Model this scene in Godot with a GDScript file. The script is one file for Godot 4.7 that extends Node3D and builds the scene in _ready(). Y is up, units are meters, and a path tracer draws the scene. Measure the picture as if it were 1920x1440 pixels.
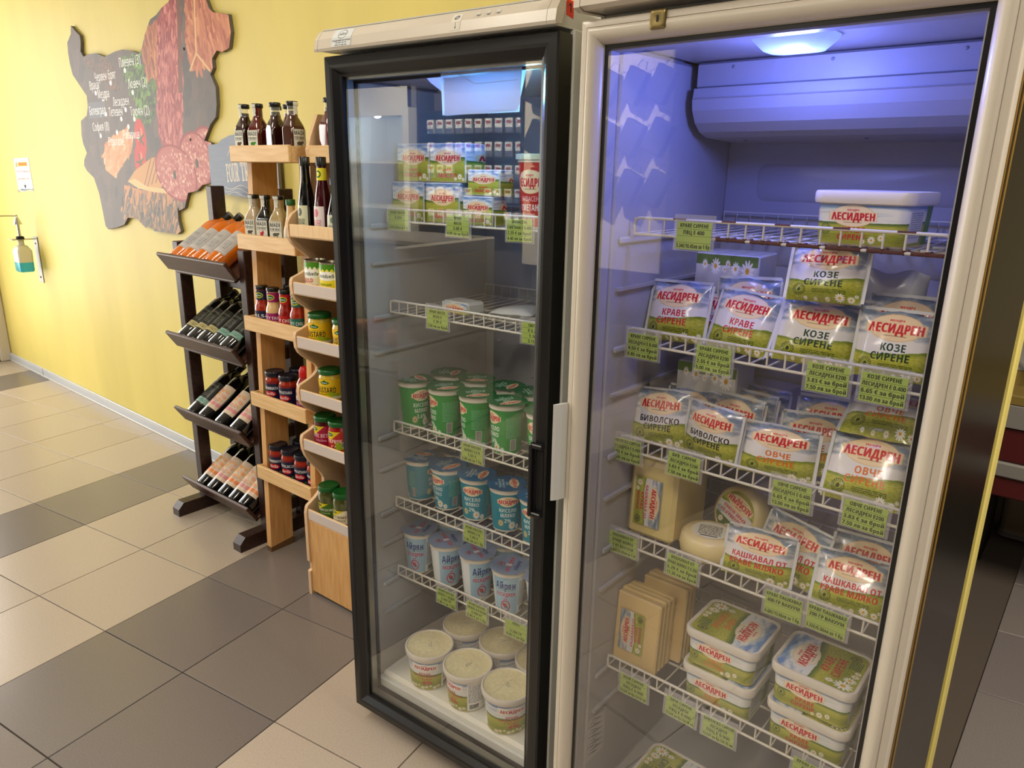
extends Node3D
# A dairy shop corner: two glass-door refrigerators, wine rack and sauce stands against a yellow wall.
# x runs along the yellow wall, z comes out of it into the shop, y is up; metres.

const RED = Color(0.78, 0.06, 0.13)
const CREAM = Color(0.93, 0.83, 0.66)
var M = {}
var A = {}
var names = {}
var rng = RandomNumberGenerator.new()
var F1 = {"o": Vector3(2.015, 0, 0.6915), "a": 0.0677, "w": 0.593, "rail": -0.12}
var F2 = {"o": Vector3(2.673, 0, 0.680), "a": 0.0, "w": 0.598, "rail": -0.11}

# ---------------------------------------------------------------- geometry
class Geo:
	var v = PackedVector3Array()
	var n = PackedVector3Array()
	var t = PackedVector2Array()
	func tri(a, b, c, na, nb, nc, ta = Vector2(), tb = Vector2(), tc = Vector2()):
		v.append_array([a, c, b])
		n.append_array([na, nc, nb])
		t.append_array([ta, tc, tb])
	func flat(a, b, c, ta = Vector2(), tb = Vector2(), tc = Vector2()):
		var nn = (b - a).cross(c - a).normalized()
		tri(a, b, c, nn, nn, nn, ta, tb, tc)
	func quad(a, b, c, d, r = Rect2(0, 0, 1, 1)):
		var e = r.end
		flat(a, b, c, Vector2(r.position.x, e.y), e, Vector2(e.x, r.position.y))
		flat(a, c, d, Vector2(r.position.x, e.y), Vector2(e.x, r.position.y), r.position)
	func away(a, b, c, from):
		if (b - a).cross(c - a).dot(a + b + c - from * 3.0) < 0:
			flat(a, c, b)
		else:
			flat(a, b, c)
	func box(mn, mx, ch = 0.0):
		var mid = (mn + mx) * 0.5
		var hs = (mx - mn) * 0.5
		ch = minf(ch, 0.45 * minf(hs.x, minf(hs.y, hs.z)) * 2.0)
		var P = {}
		for sx in [-1, 1]:
			for sy in [-1, 1]:
				for sz in [-1, 1]:
					var s = Vector3(sx, sy, sz)
					for k in 3:
						var q = s * (hs - Vector3.ONE * ch)
						q[k] = s[k] * hs[k]
						P[[sx, sy, sz, k]] = mid + q
		for k in 3:
			var i = (k + 1) % 3
			var j = (k + 2) % 3
			for s in [-1, 1]:
				var c = []
				for st in [[-1, -1], [1, -1], [1, 1], [-1, 1]]:
					var key = [0, 0, 0, k]
					key[k] = s
					key[i] = st[0]
					key[j] = st[1]
					c.append(P[key])
				away(c[0], c[1], c[2], mid)
				away(c[0], c[2], c[3], mid)
			if ch > 0:
				for s in [-1, 1]:
					for u in [-1, 1]:
						var e = []
						for w in [-1, 1]:
							var key = [0, 0, 0, 0]
							key[i] = s
							key[j] = u
							key[k] = w
							var k1 = key.duplicate()
							var k2 = key.duplicate()
							k1[3] = i
							k2[3] = j
							e.append([P[k1], P[k2]])
						away(e[0][0], e[0][1], e[1][1], mid)
						away(e[0][0], e[1][1], e[1][0], mid)
		if ch > 0:
			for sx in [-1, 1]:
				for sy in [-1, 1]:
					for sz in [-1, 1]:
						away(P[[sx, sy, sz, 0]], P[[sx, sy, sz, 1]], P[[sx, sy, sz, 2]], mid)
		return self
	# rings of points; counter-clockwise seen from where the rings travel towards: outward faces
	func loft(rings, uv = Rect2(0, 0, 1, 1), flat_shade = false, closed = true, vs = []):
		var m = rings.size()
		var k = rings[0].size()
		var len = [0.0]
		for j in m - 1:
			var d = 0.0
			for i in k:
				d += rings[j][i].distance_to(rings[j + 1][i])
			len.append(len[j] + d / k)
		var tot = maxf(len[m - 1], 1e-6)
		var N = []
		for j in m - 1:
			var row = []
			for i in k:
				var i0 = (i - 1 + k) % k if closed else maxi(i - 1, 0)
				var i1 = (i + 1) % k if closed else mini(i + 1, k - 1)
				var ar = (rings[j][i1] - rings[j][i0]) + (rings[j + 1][i1] - rings[j + 1][i0])
				row.append(ar.cross(rings[j + 1][i] - rings[j][i]).normalized())
			N.append(row)
		var cols = k if closed else k - 1
		var U = [0.0]
		var mid = rings[m / 2]
		for i in cols: U.append(U[i] + mid[i].distance_to(mid[(i + 1) % k]))
		if U[cols] < 1e-6:
			for i in cols + 1: U[i] = float(i)
		for j in m - 1:
			var v0 = vs[j] if vs else 1.0 - len[j] / tot
			var v1 = vs[j + 1] if vs else 1.0 - len[j + 1] / tot
			for i in cols:
				var i2 = (i + 1) % k
				var u0 = U[i] / U[cols]
				var u1 = U[i + 1] / U[cols]
				var a = rings[j][i]
				var b = rings[j][i2]
				var c = rings[j + 1][i2]
				var d = rings[j + 1][i]
				var ta = uv.position + uv.size * Vector2(u0, v0)
				var tb = uv.position + uv.size * Vector2(u1, v0)
				var tc = uv.position + uv.size * Vector2(u1, v1)
				var td = uv.position + uv.size * Vector2(u0, v1)
				if flat_shade:
					if a.distance_to(b) > 1e-7: flat(a, b, c, ta, tb, tc)
					if c.distance_to(d) > 1e-7: flat(a, c, d, ta, tc, td)
					continue
				var q = []
				for w in [[j, i, 0], [j, i2, 0], [j, i2, 1], [j, i, 1]]:
					var n0 = N[w[0]][w[1]]
					var o = w[0] + (1 if w[2] else -1)
					if o >= 0 and o < m - 1 and N[o][w[1]].dot(n0) > 0.6:
						n0 = (n0 + N[o][w[1]]).normalized()
					q.append(n0)
				if a.distance_to(b) > 1e-7: tri(a, b, c, q[0], q[1], q[2], ta, tb, tc)
				if c.distance_to(d) > 1e-7: tri(a, c, d, q[0], q[2], q[3], ta, tc, td)
		return self
	func lathe(prof, seg = 24, uv = Rect2(0, 0, 1, 1), a0 = -PI, a1 = PI, vs = []):
		var rings = []
		var full = absf(a1 - a0 - TAU) < 1e-4
		for p in prof:
			var r = PackedVector3Array()
			for i in (seg if full else seg + 1):
				var a = a0 + (a1 - a0) * i / seg
				r.append(Vector3(p.x * sin(a), p.y, p.x * cos(a)))
			rings.append(r)
		return loft(rings, uv, false, full, vs)
	# a disc facing up whose print reads from the front
	func disc(r, y, seg = 24, uv = Rect2(0, 0, 1, 1), dome = 0.0, lip = 0.0):
		for i in seg:
			var a = TAU * i / seg
			var b = TAU * (i + 1) / seg
			for s in 3:
				var r0 = r * s / 3.0
				var r1 = r * (s + 1) / 3.0
				var q = []
				for e in [[r0, a], [r1, a], [r1, b], [r0, b]]:
					var rr = e[0] * (1.0 + lip * maxf(0.0, cos(4.0 * (e[1] - 0.6)) - 0.8))
					q.append([Vector3(rr * sin(e[1]), y + dome * (1.0 - pow(e[0] / r, 2.0)), rr * cos(e[1])), uv.position + uv.size * Vector2(0.5 + 0.5 * e[0] / r * sin(e[1]), 0.5 + 0.5 * e[0] / r * cos(e[1]))])
				if s > 0: flat(q[0][0], q[1][0], q[3][0], q[0][1], q[1][1], q[3][1])
				flat(q[1][0], q[2][0], q[3][0], q[1][1], q[2][1], q[3][1])
		return self
	func tube(pts, r, seg = 6, caps = true):
		var rings = []
		var up = Vector3.UP
		for i in pts.size():
			var d = (pts[mini(i + 1, pts.size() - 1)] - pts[maxi(i - 1, 0)]).normalized()
			if absf(d.dot(up)) > 0.95: up = Vector3.RIGHT if absf(d.x) < 0.9 else Vector3.FORWARD
			var s = d.cross(up).normalized()
			var w = s.cross(d).normalized()
			up = w
			var ring = PackedVector3Array()
			for k in seg:
				var a = TAU * k / seg
				ring.append(pts[i] + (s * cos(a) + w * -sin(a)) * -r)
			rings.append(ring)
		loft(rings)
		if caps:
			for k in range(1, seg - 1):
				flat(rings[0][0], rings[0][k + 1], rings[0][k])
				var e = rings[rings.size() - 1]
				flat(e[0], e[k], e[k + 1])
		return self
	# a polygon (counter-clockwise, in x and y) pushed from z0 to z1
	func prism(poly, z0, z1, ch = 0.0, uv = null):
		var p = PackedVector2Array(poly)
		if Geometry2D.is_polygon_clockwise(p): p.reverse()
		var q = p
		if ch > 0:
			q = PackedVector2Array()
			var c = p.size()
			for i in c:
				var e0 = (p[i] - p[(i - 1 + c) % c]).normalized()
				var e1 = (p[(i + 1) % c] - p[i]).normalized()
				var nn = Vector2(-e0.y - e1.y, e0.x + e1.x)
				q.append(p[i] + nn.normalized() * ch / maxf(0.4, sqrt(maxf(0.0, (1.0 + e0.dot(e1)) / 2.0))))
		var idx = Geometry2D.triangulate_polygon(q)
		for i in range(0, idx.size(), 3):
			var a = q[idx[i]]
			var b = q[idx[i + 1]]
			var c = q[idx[i + 2]]
			if (b - a).cross(c - a) < 0:
				var w = b
				b = c
				c = w
			var tt = []
			for s in [a, b, c]:
				tt.append(Vector2((s.x - uv[0]) / uv[2], 1.0 - (s.y - uv[1]) / uv[3]) if uv else Vector2())
			flat(Vector3(a.x, a.y, z1), Vector3(b.x, b.y, z1), Vector3(c.x, c.y, z1), tt[0], tt[1], tt[2])
			if z0 != z1: flat(Vector3(a.x, a.y, z0), Vector3(c.x, c.y, z0), Vector3(b.x, b.y, z0))
		if z0 != z1:
			for i in p.size():
				var j = (i + 1) % p.size()
				quad(Vector3(p[i].x, p[i].y, z0), Vector3(p[j].x, p[j].y, z0), Vector3(p[j].x, p[j].y, z1 - ch), Vector3(p[i].x, p[i].y, z1 - ch))
				if ch > 0: quad(Vector3(p[i].x, p[i].y, z1 - ch), Vector3(p[j].x, p[j].y, z1 - ch), Vector3(q[j].x, q[j].y, z1), Vector3(q[i].x, q[i].y, z1))
		return self
	func move(x):
		if x is Vector3: x = Transform3D(Basis(), x)
		var nb = x.basis.inverse().transposed()
		for i in v.size():
			v[i] = x * v[i]
			n[i] = (nb * n[i]).normalized()
		return self
	func add(g):
		v.append_array(g.v)
		n.append_array(g.n)
		t.append_array(g.t)
		return self
	func mesh():
		var a = []
		a.resize(Mesh.ARRAY_MAX)
		a[Mesh.ARRAY_VERTEX] = v
		a[Mesh.ARRAY_NORMAL] = n
		a[Mesh.ARRAY_TEX_UV] = t
		var m = ArrayMesh.new()
		m.add_surface_from_arrays(Mesh.PRIMITIVE_TRIANGLES, a)
		return m

func G(): return Geo.new()
func bx(x0, y0, z0, x1, y1, z1, ch = 0.0): return Geo.new().box(Vector3(x0, y0, z0), Vector3(x1, y1, z1), ch)
func V(x, y, z): return Vector3(x, y, z)
# a rounded rectangle ring at height y, counter-clockwise seen from above, starting at the back left
func rr(hx, hz, r, y, k = 4, cx = 0.0, cz = 0.0):
	var o = PackedVector3Array()
	for q in 4:
		for i in k + 1:
			var a = -PI + q * PI / 2 + i * PI / 2 / k
			o.append(V(cx + [-1, -1, 1, 1][q] * (hx - r) + r * sin(a), y, cz + [-1, 1, 1, -1][q] * (hz - r) + r * cos(a)))
	return o

# ---------------------------------------------------------------- scene objects
func numbered(called):
	var c = names.get(called, 0)
	names[called] = c + 1
	return called if c == 0 else "%s_%03d" % [called, c]
func obj(called, g, m, parent = null):
	var o = MeshInstance3D.new()
	o.mesh = g if g is Mesh else g.mesh()
	o.material_override = M[m] if m is String else m
	o.name = called if parent else numbered(called)
	(parent if parent else self).add_child(o, true)
	return o
func tag(o, label, category, group = ""):
	o.set_meta("label", label)
	o.set_meta("category", category)
	if group: o.set_meta("group", group)
	return o
func thing(called, label, category, at = Vector3.ZERO, turn = 0.0, group = ""):
	var o = Node3D.new()
	o.name = numbered(called)
	add_child(o)
	o.position = at
	if turn is Basis: o.basis = turn
	else: o.rotation.y = turn
	return tag(o, label, category, group)
func dup(o, label, at, turn = 0.0, group = ""):
	var r = o.duplicate()
	r.name = numbered(String(o.name).rstrip("0123456789").rstrip("_"))
	add_child(r)
	if turn is Basis: r.transform = Transform3D(turn, at)
	else: r.transform = Transform3D(Basis(Vector3.UP, turn), at)
	r.set_meta("label", label)
	if group: r.set_meta("group", group)
	return r
func struct(called, g, m, parent = null):
	var o = obj(called, g, m, parent)
	if not parent: o.set_meta("kind", "structure")
	return o
func fw(F, p): return F.o + Vector3(cos(F.a), 0, -sin(F.a)) * p.x + Vector3(0, p.y, 0) + Vector3(sin(F.a), 0, cos(F.a)) * p.z

# ---------------------------------------------------------------- materials
func mat(key, c, rough = 0.5, metal = 0.0, more = {}):
	var m = StandardMaterial3D.new()
	m.resource_name = key
	m.albedo_color = c
	m.roughness = rough
	m.metallic = metal
	for k in more: m.set(k, more[k])
	M[key] = m
	return m
func noise_tex(freq, c0, c1, sd = 1, oct = 4, size = 256, bump = false):
	var f = FastNoiseLite.new()
	f.seed = sd
	f.frequency = freq
	f.fractal_octaves = oct
	var t = NoiseTexture2D.new()
	t.width = size
	t.height = size
	t.seamless = true
	t.noise = f
	if bump:
		t.as_normal_map = true
		t.bump_strength = c0
	else:
		var g = Gradient.new()
		g.set_color(0, c0)
		g.set_color(1, c1)
		t.color_ramp = g
	return t
func tripl(tex, sc, world = false): return {"albedo_texture": tex, "uv1_triplanar": true, "uv1_world_triplanar": world, "uv1_scale": sc}
func glass(key, c, alpha, rough = 0.0):
	return mat(key, Color(c.r, c.g, c.b, alpha), rough, 0.0, {"transparency": BaseMaterial3D.TRANSPARENCY_ALPHA})
func wood(key, a, b, sc, rough = 0.45):
	return mat(key, Color.WHITE, rough, 0.0, tripl(noise_tex(0.02, a, b, key.hash() % 1000, 5), sc))

# ---------------------------------------------------------------- printing: flat print drawn into textures
class Cv:
	var im
	var w
	var h
	var T = Transform2D()
	static var fonts = {}
	func _init(ww, hh, c = Color.WHITE):
		w = ww
		h = hh
		im = Image.create(w * 2, h * 2, false, Image.FORMAT_RGBA8)
		im.fill(c)
	func poly(p, c):
		var q = PackedVector2Array()
		for a in p: q.append(T * a * 2.0)
		raw(q, c)
		return self
	func raw(q, c):
		var y0 = 1e9
		var y1 = -1e9
		for a in q:
			y0 = minf(y0, a.y)
			y1 = maxf(y1, a.y)
		var k = q.size()
		for y in range(maxi(0, floori(y0)), mini(h * 2 - 1, ceili(y1)) + 1):
			var yc = y + 0.5
			var xs = []
			for i in k:
				var a = q[i]
				var b = q[i + 1 if i + 1 < k else 0]
				if (a.y <= yc) != (b.y <= yc): xs.append(a.x + (yc - a.y) / (b.y - a.y) * (b.x - a.x))
			xs.sort()
			for i in range(0, xs.size() - 1, 2):
				var x0 = roundi(xs[i])
				var x1 = roundi(xs[i + 1])
				if x1 > x0: im.fill_rect(Rect2i(x0, y, x1 - x0, 1), c)
	func rect(x, y, ww, hh, c): return poly([Vector2(x, y), Vector2(x + ww, y), Vector2(x + ww, y + hh), Vector2(x, y + hh)], c)
	func oval(x, y, rx, ry, c, rot = 0.0, k = 28):
		var p = []
		for i in k: p.append(Vector2(x, y) + Vector2(rx * cos(TAU * i / k), ry * sin(TAU * i / k)).rotated(rot))
		return poly(p, c)
	func ring(x, y, r, th, c, k = 28):
		for i in k:
			var a = Vector2.from_angle(TAU * i / k)
			var b = Vector2.from_angle(TAU * (i + 1) / k)
			poly([Vector2(x, y) + a * r, Vector2(x, y) + b * r, Vector2(x, y) + b * (r - th), Vector2(x, y) + a * (r - th)], c)
		return self
	func line(a, b, th, c):
		var s = (b - a).orthogonal().normalized() * th * 0.5
		return poly([a + s, b + s, b - s, a - s], c)
	# s centred at (x, y), capitals of height sz; fit > 0 sets the width
	func text(s, x, y, sz, c, fit = 0.0, bold = true, al = 0.5, rot = 0.0, serif = false, skew = 0.0):
		if serif and bold:
			text(s, x + sz * 0.04, y, sz, c, fit, false, al, rot, true, skew)
			bold = false
		var key = [bold, serif]
		if not fonts.has(key):
			var f = SystemFont.new()
			f.font_names = PackedStringArray(["Droid Serif" if serif else "Droid Sans"])
			f.font_weight = 700 if bold else 400
			fonts[key] = f
		var tm = TextMesh.new()
		tm.font = fonts[key]
		tm.font_size = 32
		tm.pixel_size = 1.0 / 32
		tm.depth = 0.0
		tm.curve_step = 2.0
		tm.text = s
		var ar = tm.get_mesh_arrays()
		var vs = ar[Mesh.ARRAY_VERTEX]
		if vs.size() == 0: return self
		var bb = tm.get_aabb()
		var k = sz / 0.72
		var kx = fit / bb.size.x if fit > 0 else k
		var X = Transform2D(rot, Vector2(x, y))
		var ix = ar[Mesh.ARRAY_INDEX]
		var cnt = ix.size() if ix != null else vs.size()
		for i in range(0, cnt, 3):
			var q = PackedVector2Array()
			for j in 3:
				var p = vs[ix[i + j] if ix != null else i + j]
				var px = (p.x - bb.position.x - bb.size.x * al) * kx
				var py = -(p.y - 0.015) * k
				q.append(T * (X * Vector2(px - py * skew, py)) * 2.0)
			raw(q, c)
		return self
	func pic(src, x, y, ww, hh):
		var s = src.duplicate()
		s.resize(int(ww * 2), int(hh * 2))
		im.blit_rect(s, Rect2i(0, 0, int(ww * 2), int(hh * 2)), Vector2i(int(x * 2), int(y * 2)))
		return self
	func daisy(x, y, r, c = Color(0.95, 0.94, 0.9)):
		for i in 11:
			var d = Vector2.from_angle(TAU * i / 11 + x)
			oval(x + d.x * r * 0.62, y + d.y * r * 0.62, r * 0.4, r * 0.15, c, d.angle(), 8)
		return oval(x, y, r * 0.3, r * 0.27, Color(0.86, 0.62, 0.15), 0, 10)
	func logo(x, y, ww, strip = CREAM):
		oval(x, y, ww * 0.47, ww * 0.235, Color(0.85, 0.7, 0.47))
		oval(x, y, ww * 0.46, ww * 0.225, strip)
		rect(x - ww * 0.52, y - ww * 0.085, ww * 1.04, ww * 0.19, Color(0.85, 0.7, 0.47))
		rect(x - ww * 0.51, y - ww * 0.08, ww * 1.02, ww * 0.18, strip)
		text("МАНДРА", x, y - ww * 0.125, ww * 0.036, RED, ww * 0.26)
		for d in [-0.006, 0.006]: text("ΛЕСИДРЕН", x + ww * d, y + ww * 0.012, ww * 0.16, RED, ww * 0.93)
		line(Vector2(x - ww * 0.2, y + ww * 0.14), Vector2(x + ww * 0.2, y + ww * 0.14), ww * 0.012, Color(0.55, 0.42, 0.3))
		return self
	func small(x, y, ww, rows, c, gap):
		for i in rows:
			var xx = x
			while xx < x + ww:
				var d = 1.5 + fmod(absf(sin(xx * 12.9 + i * 78.2 + y)) * 437.5, 1.0) * gap * 1.6
				rect(xx, y + i * gap, minf(d, x + ww - xx), gap * 0.5, c)
				xx += d + gap * 0.35
		return self
	func code(x, y, ww, hh):
		rect(x, y, ww, hh, Color(0.93, 0.93, 0.9))
		var xx = x + 1.5
		while xx < x + ww - 2:
			var d = 0.5 + fmod(absf(sin(xx * 71.3)) * 91.7, 1.0) * 1.5
			rect(xx, y + 1.5, d, hh - 3, Color(0.12, 0.12, 0.12))
			xx += d + 1.0
		return self
	func seal(x, y, r, c):
		ring(x, y, r, r * 0.08, c)
		ring(x, y, r * 0.62, r * 0.06, c)
		for i in 16:
			var d = Vector2.from_angle(TAU * i / 16.0)
			line(Vector2(x, y) + d * r * 0.7, Vector2(x, y) + d * r * 0.86, r * 0.13, c)
		return oval(x, y, r * 0.28, r * 0.35, c, 0.3, 9)

var atlas
var pen = Vector2i(2, 2)
var row_h = 0
func sheet(key, cv):
	var s = cv.im
	s.resize(cv.w, cv.h, Image.INTERPOLATE_BILINEAR)
	if pen.x + cv.w + 2 > 2048:
		pen = Vector2i(2, pen.y + row_h + 4)
		row_h = 0
	atlas.blit_rect(s, Rect2i(0, 0, cv.w, cv.h), pen)
	A[key] = Rect2((pen.x + 0.7) / 2048.0, (pen.y + 0.7) / 2048.0, (cv.w - 1.4) / 2048.0, (cv.h - 1.4) / 2048.0)
	pen.x += cv.w + 4
	row_h = maxi(row_h, cv.h)

func meadow(sky0, sky1, split, dark):
	var f = FastNoiseLite.new()
	f.seed = 5
	f.frequency = 0.018
	var g = FastNoiseLite.new()
	g.seed = 9
	g.frequency = 0.06
	var im = Image.create(192, 192, false, Image.FORMAT_RGBA8)
	for y in 192:
		for x in 192:
			var v = y / 191.0
			var c
			var cl = f.get_noise_2d(x * 0.7, y * 1.6)
			var hill = split + 0.05 * sin(x * 0.021 + 0.4) + 0.02 * cl
			if v < hill:
				c = sky0.lerp(sky1, clampf(0.42 + cl * 1.3 + (v / split) * 1.5 - 0.25, 0, 1))
			else:
				var e = (v - hill) / (1.0 - hill)
				var s = 0.5 + 0.5 * g.get_noise_2d(x * 1.3, y * 3.0)
				c = Color(0.48, 0.52, 0.1).lerp(Color(0.78, 0.76, 0.3), clampf(s + 0.25 * sin(e * 7.0), 0, 1)).lerp(dark, clampf(0.8 - e * 5.0, 0, 0.7))
			im.set_pixel(x, y, c)
	return im

func make_prints():
	atlas = Image.create(2048, 2048, false, Image.FORMAT_RGBA8)
	atlas.fill(Color(0.9, 0.9, 0.88))
	var W = Color(0.95, 0.95, 0.93)
	var K = Color(0.1, 0.1, 0.1)
	var md = meadow(Color(0.46, 0.52, 0.58), Color(0.88, 0.86, 0.83), 0.6, Color(0.36, 0.46, 0.06))
	var mt = meadow(Color(0.4, 0.55, 0.75), Color(0.9, 0.9, 0.88), 0.4, Color(0.12, 0.3, 0.1))
	var kinds = {"krave": [["КРАВЕ", "СИРЕНЕ"], RED], "koze": [["КОЗЕ", "СИРЕНЕ"], Color(0.07, 0.2, 0.13)], "bivolsko": [["БИВОЛСКО", "СИРЕНЕ"], Color(0.08, 0.08, 0.14)], "ovche": [["ОВЧЕ", "СИРЕНЕ"], Color(0.85, 0.4, 0.08)], "kashkaval": [["КАШКАВАЛ ОТ", "КРАВЕ МЛЯКО"], RED]}
	for k in kinds:
		var c = Cv.new(256, 220).pic(md, 0, 0, 256, 220)
		c.rect(0, 0, 256, 5, Color(0.8, 0.82, 0.85)).rect(0, 0, 5, 220, Color(0.85, 0.85, 0.83)).rect(251, 0, 5, 220, Color(0.85, 0.85, 0.83))
		c.logo(132, 56, 186)
		var kk = kinds[k]
		for i in 2: c.text(kk[0][i], 136 - i * 6, 118 + i * 31, 24, kk[1], 0.0 if k != "kashkaval" else 196.0)
		c.small(96, 172, 110, 3, Color(0.2, 0.25, 0.05), 5.5).seal(52, 178, 22, Color(0.2, 0.25, 0.05))
		for d in [[190, 200, 17], [225, 204, 13], [150, 208, 9], [110, 210, 7], [76, 208, 7], [240, 190, 7]]: c.daisy(d[0], d[1], d[2])
		sheet("pack_" + k, c)
	# cups: the print runs right round
	for s in [["cup_green", Color(0.0, 0.56, 0.2), "3.6%"], ["cup_teal", Color(0.0, 0.52, 0.6), "2%"]]:
		var c = Cv.new(512, 176, s[1])
		for x in [128, 384]:
			c.logo(x, 34, 108, Color(0.94, 0.86, 0.72))
			c.text("КИСЕЛО", x, 76, 18, W, 92).text("МЛЯКО", x, 101, 18, W, 80).text(s[2], x, 127, 19, W)
			c.oval(x - 40, 140, 16, 16, Color(0.9, 0.85, 0.65)).seal(x - 40, 140, 15, Color(0.5, 0.42, 0.2))
			c.daisy(x + 26, 152, 22).daisy(x + 60, 162, 14)
			c.small(x + 82, 30, 92, 14, Color(0.45, 0.72, 0.55), 6)
			c.code(x + 104, 116, 34, 46)
		sheet(s[0], c)
		c = Cv.new(160, 160, s[1].lerp(Color(0.02, 0.3, 0.15) if s[2] == "3.6%" else Color(0.03, 0.3, 0.55), 0.6))
		c.logo(80, 108, 86, Color(0.9, 0.82, 0.68))
		for i in 4: c.text(["СЪС", "ТРАДИЦИЯ В", "ИСТИНСКИЯ", "ВКУС"][i], 80, 38 + i * 14, 9, W)
		sheet(s[0].replace("cup", "lid"), c)
	var ay = Cv.new(512, 176, Color(0.88, 0.9, 0.9))
	for x in [128, 384]:
		ay.rect(x - 68, 0, 136, 176, Color(0.62, 0.76, 0.84))
		ay.text("Айрян", x, 40, 34, Color(0.05, 0.13, 0.42), 104, true)
		ay.text("ΛЕСИДРЕН", x, 82, 18, RED, 104).line(Vector2(x - 46, 64), Vector2(x + 46, 61), 2, Color(0.3, 0.4, 0.3))
		ay.poly([Vector2(x - 8, 100), Vector2(x + 8, 108), Vector2(x + 8, 100), Vector2(x - 8, 108)], RED)
		ay.ring(x, 138, 27, 5, RED).oval(x - 3, 134, 14, 9, Color(0.75, 0.2, 0.22), 0.5).text("12%", x + 4, 146, 9, K)
		ay.small(x + 72, 22, 96, 22, Color(0.3, 0.32, 0.34), 5.5).code(x + 84, 146, 46, 26)
	sheet("cup_ayran", ay)
	var al = Cv.new(160, 160, Color(0.5, 0.56, 0.66)).text("Айрян", 80, 112, 17, Color(0.08, 0.13, 0.4), 70, true)
	al.text("ΛЕСИДРЕН", 80, 82, 15, RED, 112).rect(70, 66, 18, 24, Color(0.8, 0.8, 0.82)).ring(80, 46, 14, 3, RED).text("12%", 80, 46, 8, K)
	sheet("lid_ayran", al)
	var sm = Cv.new(512, 176, Color(0.72, 0.09, 0.08))
	for x in [128, 384]:
		sm.logo(x, 52, 140).text("ЗАКВАСЕНА", x, 98, 13, W, 112, false).text("СМЕТАНА", x, 122, 18, W, 116)
		sm.oval(x - 46, 152, 18, 18, CREAM).seal(x - 46, 152, 17, Color(0.5, 0.3, 0.1))
	sheet("cup_sour", sm)
	var bk = Cv.new(640, 200, W).pic(mt, 0, 0, 640, 200)
	for x in [140, 460]:
		bk.rect(x - 66, 14, 132, 46, W).logo(x, 40, 118, W).text("КРАВЕ", x, 82, 14, RED).text("КИСЕЛО МЛЯКО", x, 102, 11, RED, 120).text("С ЦЕДКА", x, 120, 10, RED, 74).text("4%", x + 10, 148, 28, RED)
		bk.rect(x + 88, 4, 112, 192, W).small(x + 94, 16, 98, 16, Color(0.35, 0.35, 0.38), 8).code(x + 98, 152, 52, 36)
		for i in 8: bk.daisy(x - 76 + i * 21, 186 - (i % 3) * 6, 12 - (i % 3) * 2)
	sheet("bucket", bk)
	for k in ["krave", "koze", "ovche"]:
		var kk = kinds[k]
		var c = Cv.new(1024, 120, W).pic(mt, 0, 0, 1024, 120)
		for x in [128, 384, 640, 896]:
			if x in [384, 896]:
				c.logo(x, 34, 142, Color(0.95, 0.88, 0.78)).text(kk[0][0], x + 6, 76, 17, kk[1]).text(kk[0][1], x, 98, 17, kk[1])
				c.seal(x - 84, 76, 17, Color(0.1, 0.25, 0.1))
				for d in [[66, 104, 13], [94, 96, 11], [40, 110, 8]]: c.daisy(x + d[0], d[1], d[2])
			else:
				c.rect(x - 80, 10, 120, 100, Color(0.84, 0.85, 0.84)).small(x - 72, 20, 104, 12, Color(0.45, 0.47, 0.5), 6.5).rect(x + 66, 0, 62, 120, Color(0.28, 0.52, 0.12))
		sheet("tub_" + k, c)
		c = Cv.new(224, 192, W).pic(mt, 0, 0, 224, 192)
		c.logo(112, 54, 140, Color(0.92, 0.87, 0.78)).text(kk[0][0], 112, 108, 21, kk[1]).text(kk[0][1], 112, 136, 21, kk[1]).seal(194, 160, 14, K)
		for d in [[28, 164, 24], [66, 172, 17], [96, 178, 11], [30, 130, 11], [118, 180, 9]]: c.daisy(d[0], d[1], d[2])
		c.small(130, 154, 50, 6, Color(0.15, 0.3, 0.1), 5)
		sheet("tublid_" + k, c)
	var bt = Cv.new(176, 144).pic(mt, 0, 0, 176, 144)
	bt.logo(88, 52, 128).text("КРАВЕ", 88, 100, 10, RED, 46).text("МАСЛО", 88, 120, 17, RED, 92).daisy(150, 124, 12).daisy(128, 132, 8).daisy(166, 134, 7)
	sheet("butter", bt)
	var cl = Cv.new(150, 100).pic(md, 0, 0, 150, 100)
	cl.logo(75, 28, 96).text("КАШКАВАЛ ОТ", 75, 56, 10, RED, 104).text("КРАВЕ", 75, 71, 10, RED, 56).text("МЛЯКО", 75, 86, 10, RED, 56).daisy(18, 84, 11).daisy(38, 90, 7).seal(132, 82, 11, K)
	sheet("block_label", cl)
	var rl = Cv.new(128, 128, Color(0.9, 0.88, 0.8))
	rl.small(26, 30, 76, 9, Color(0.2, 0.2, 0.2), 8).rect(36, 104, 56, 6, K)
	sheet("round_back", rl)
	rl = Cv.new(128, 128).pic(md, 0, 0, 128, 128)
	rl.rect(0, 0, 128, 34, Color(0.25, 0.36, 0.1)).logo(64, 92, 96).text("КАШКАВАЛ ОТ", 64, 50, 10, RED, 92).text("КРАВЕ МЛЯКО", 64, 64, 10, RED, 88)
	for d in [[30, 22, 11], [60, 14, 12], [92, 22, 10]]: rl.daisy(d[0], d[1], d[2])
	sheet("round_front", rl)
	var ct = Cv.new(160, 128, Color(0.8, 0.79, 0.75))
	ct.rect(0, 0, 160, 16, Color(0.34, 0.45, 0.16))
	for d in [[24, 16, 8], [52, 18, 13], [84, 14, 7], [104, 20, 11], [134, 22, 17], [76, 22, 6]]: ct.daisy(d[0], d[1], d[2])
	sheet("carton", ct)
	# shelf price tags
	var S = "КРАВЕ СИРЕНЕ"
	var E4 = "ЛЕСИДРЕН Е 0.400"
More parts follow.
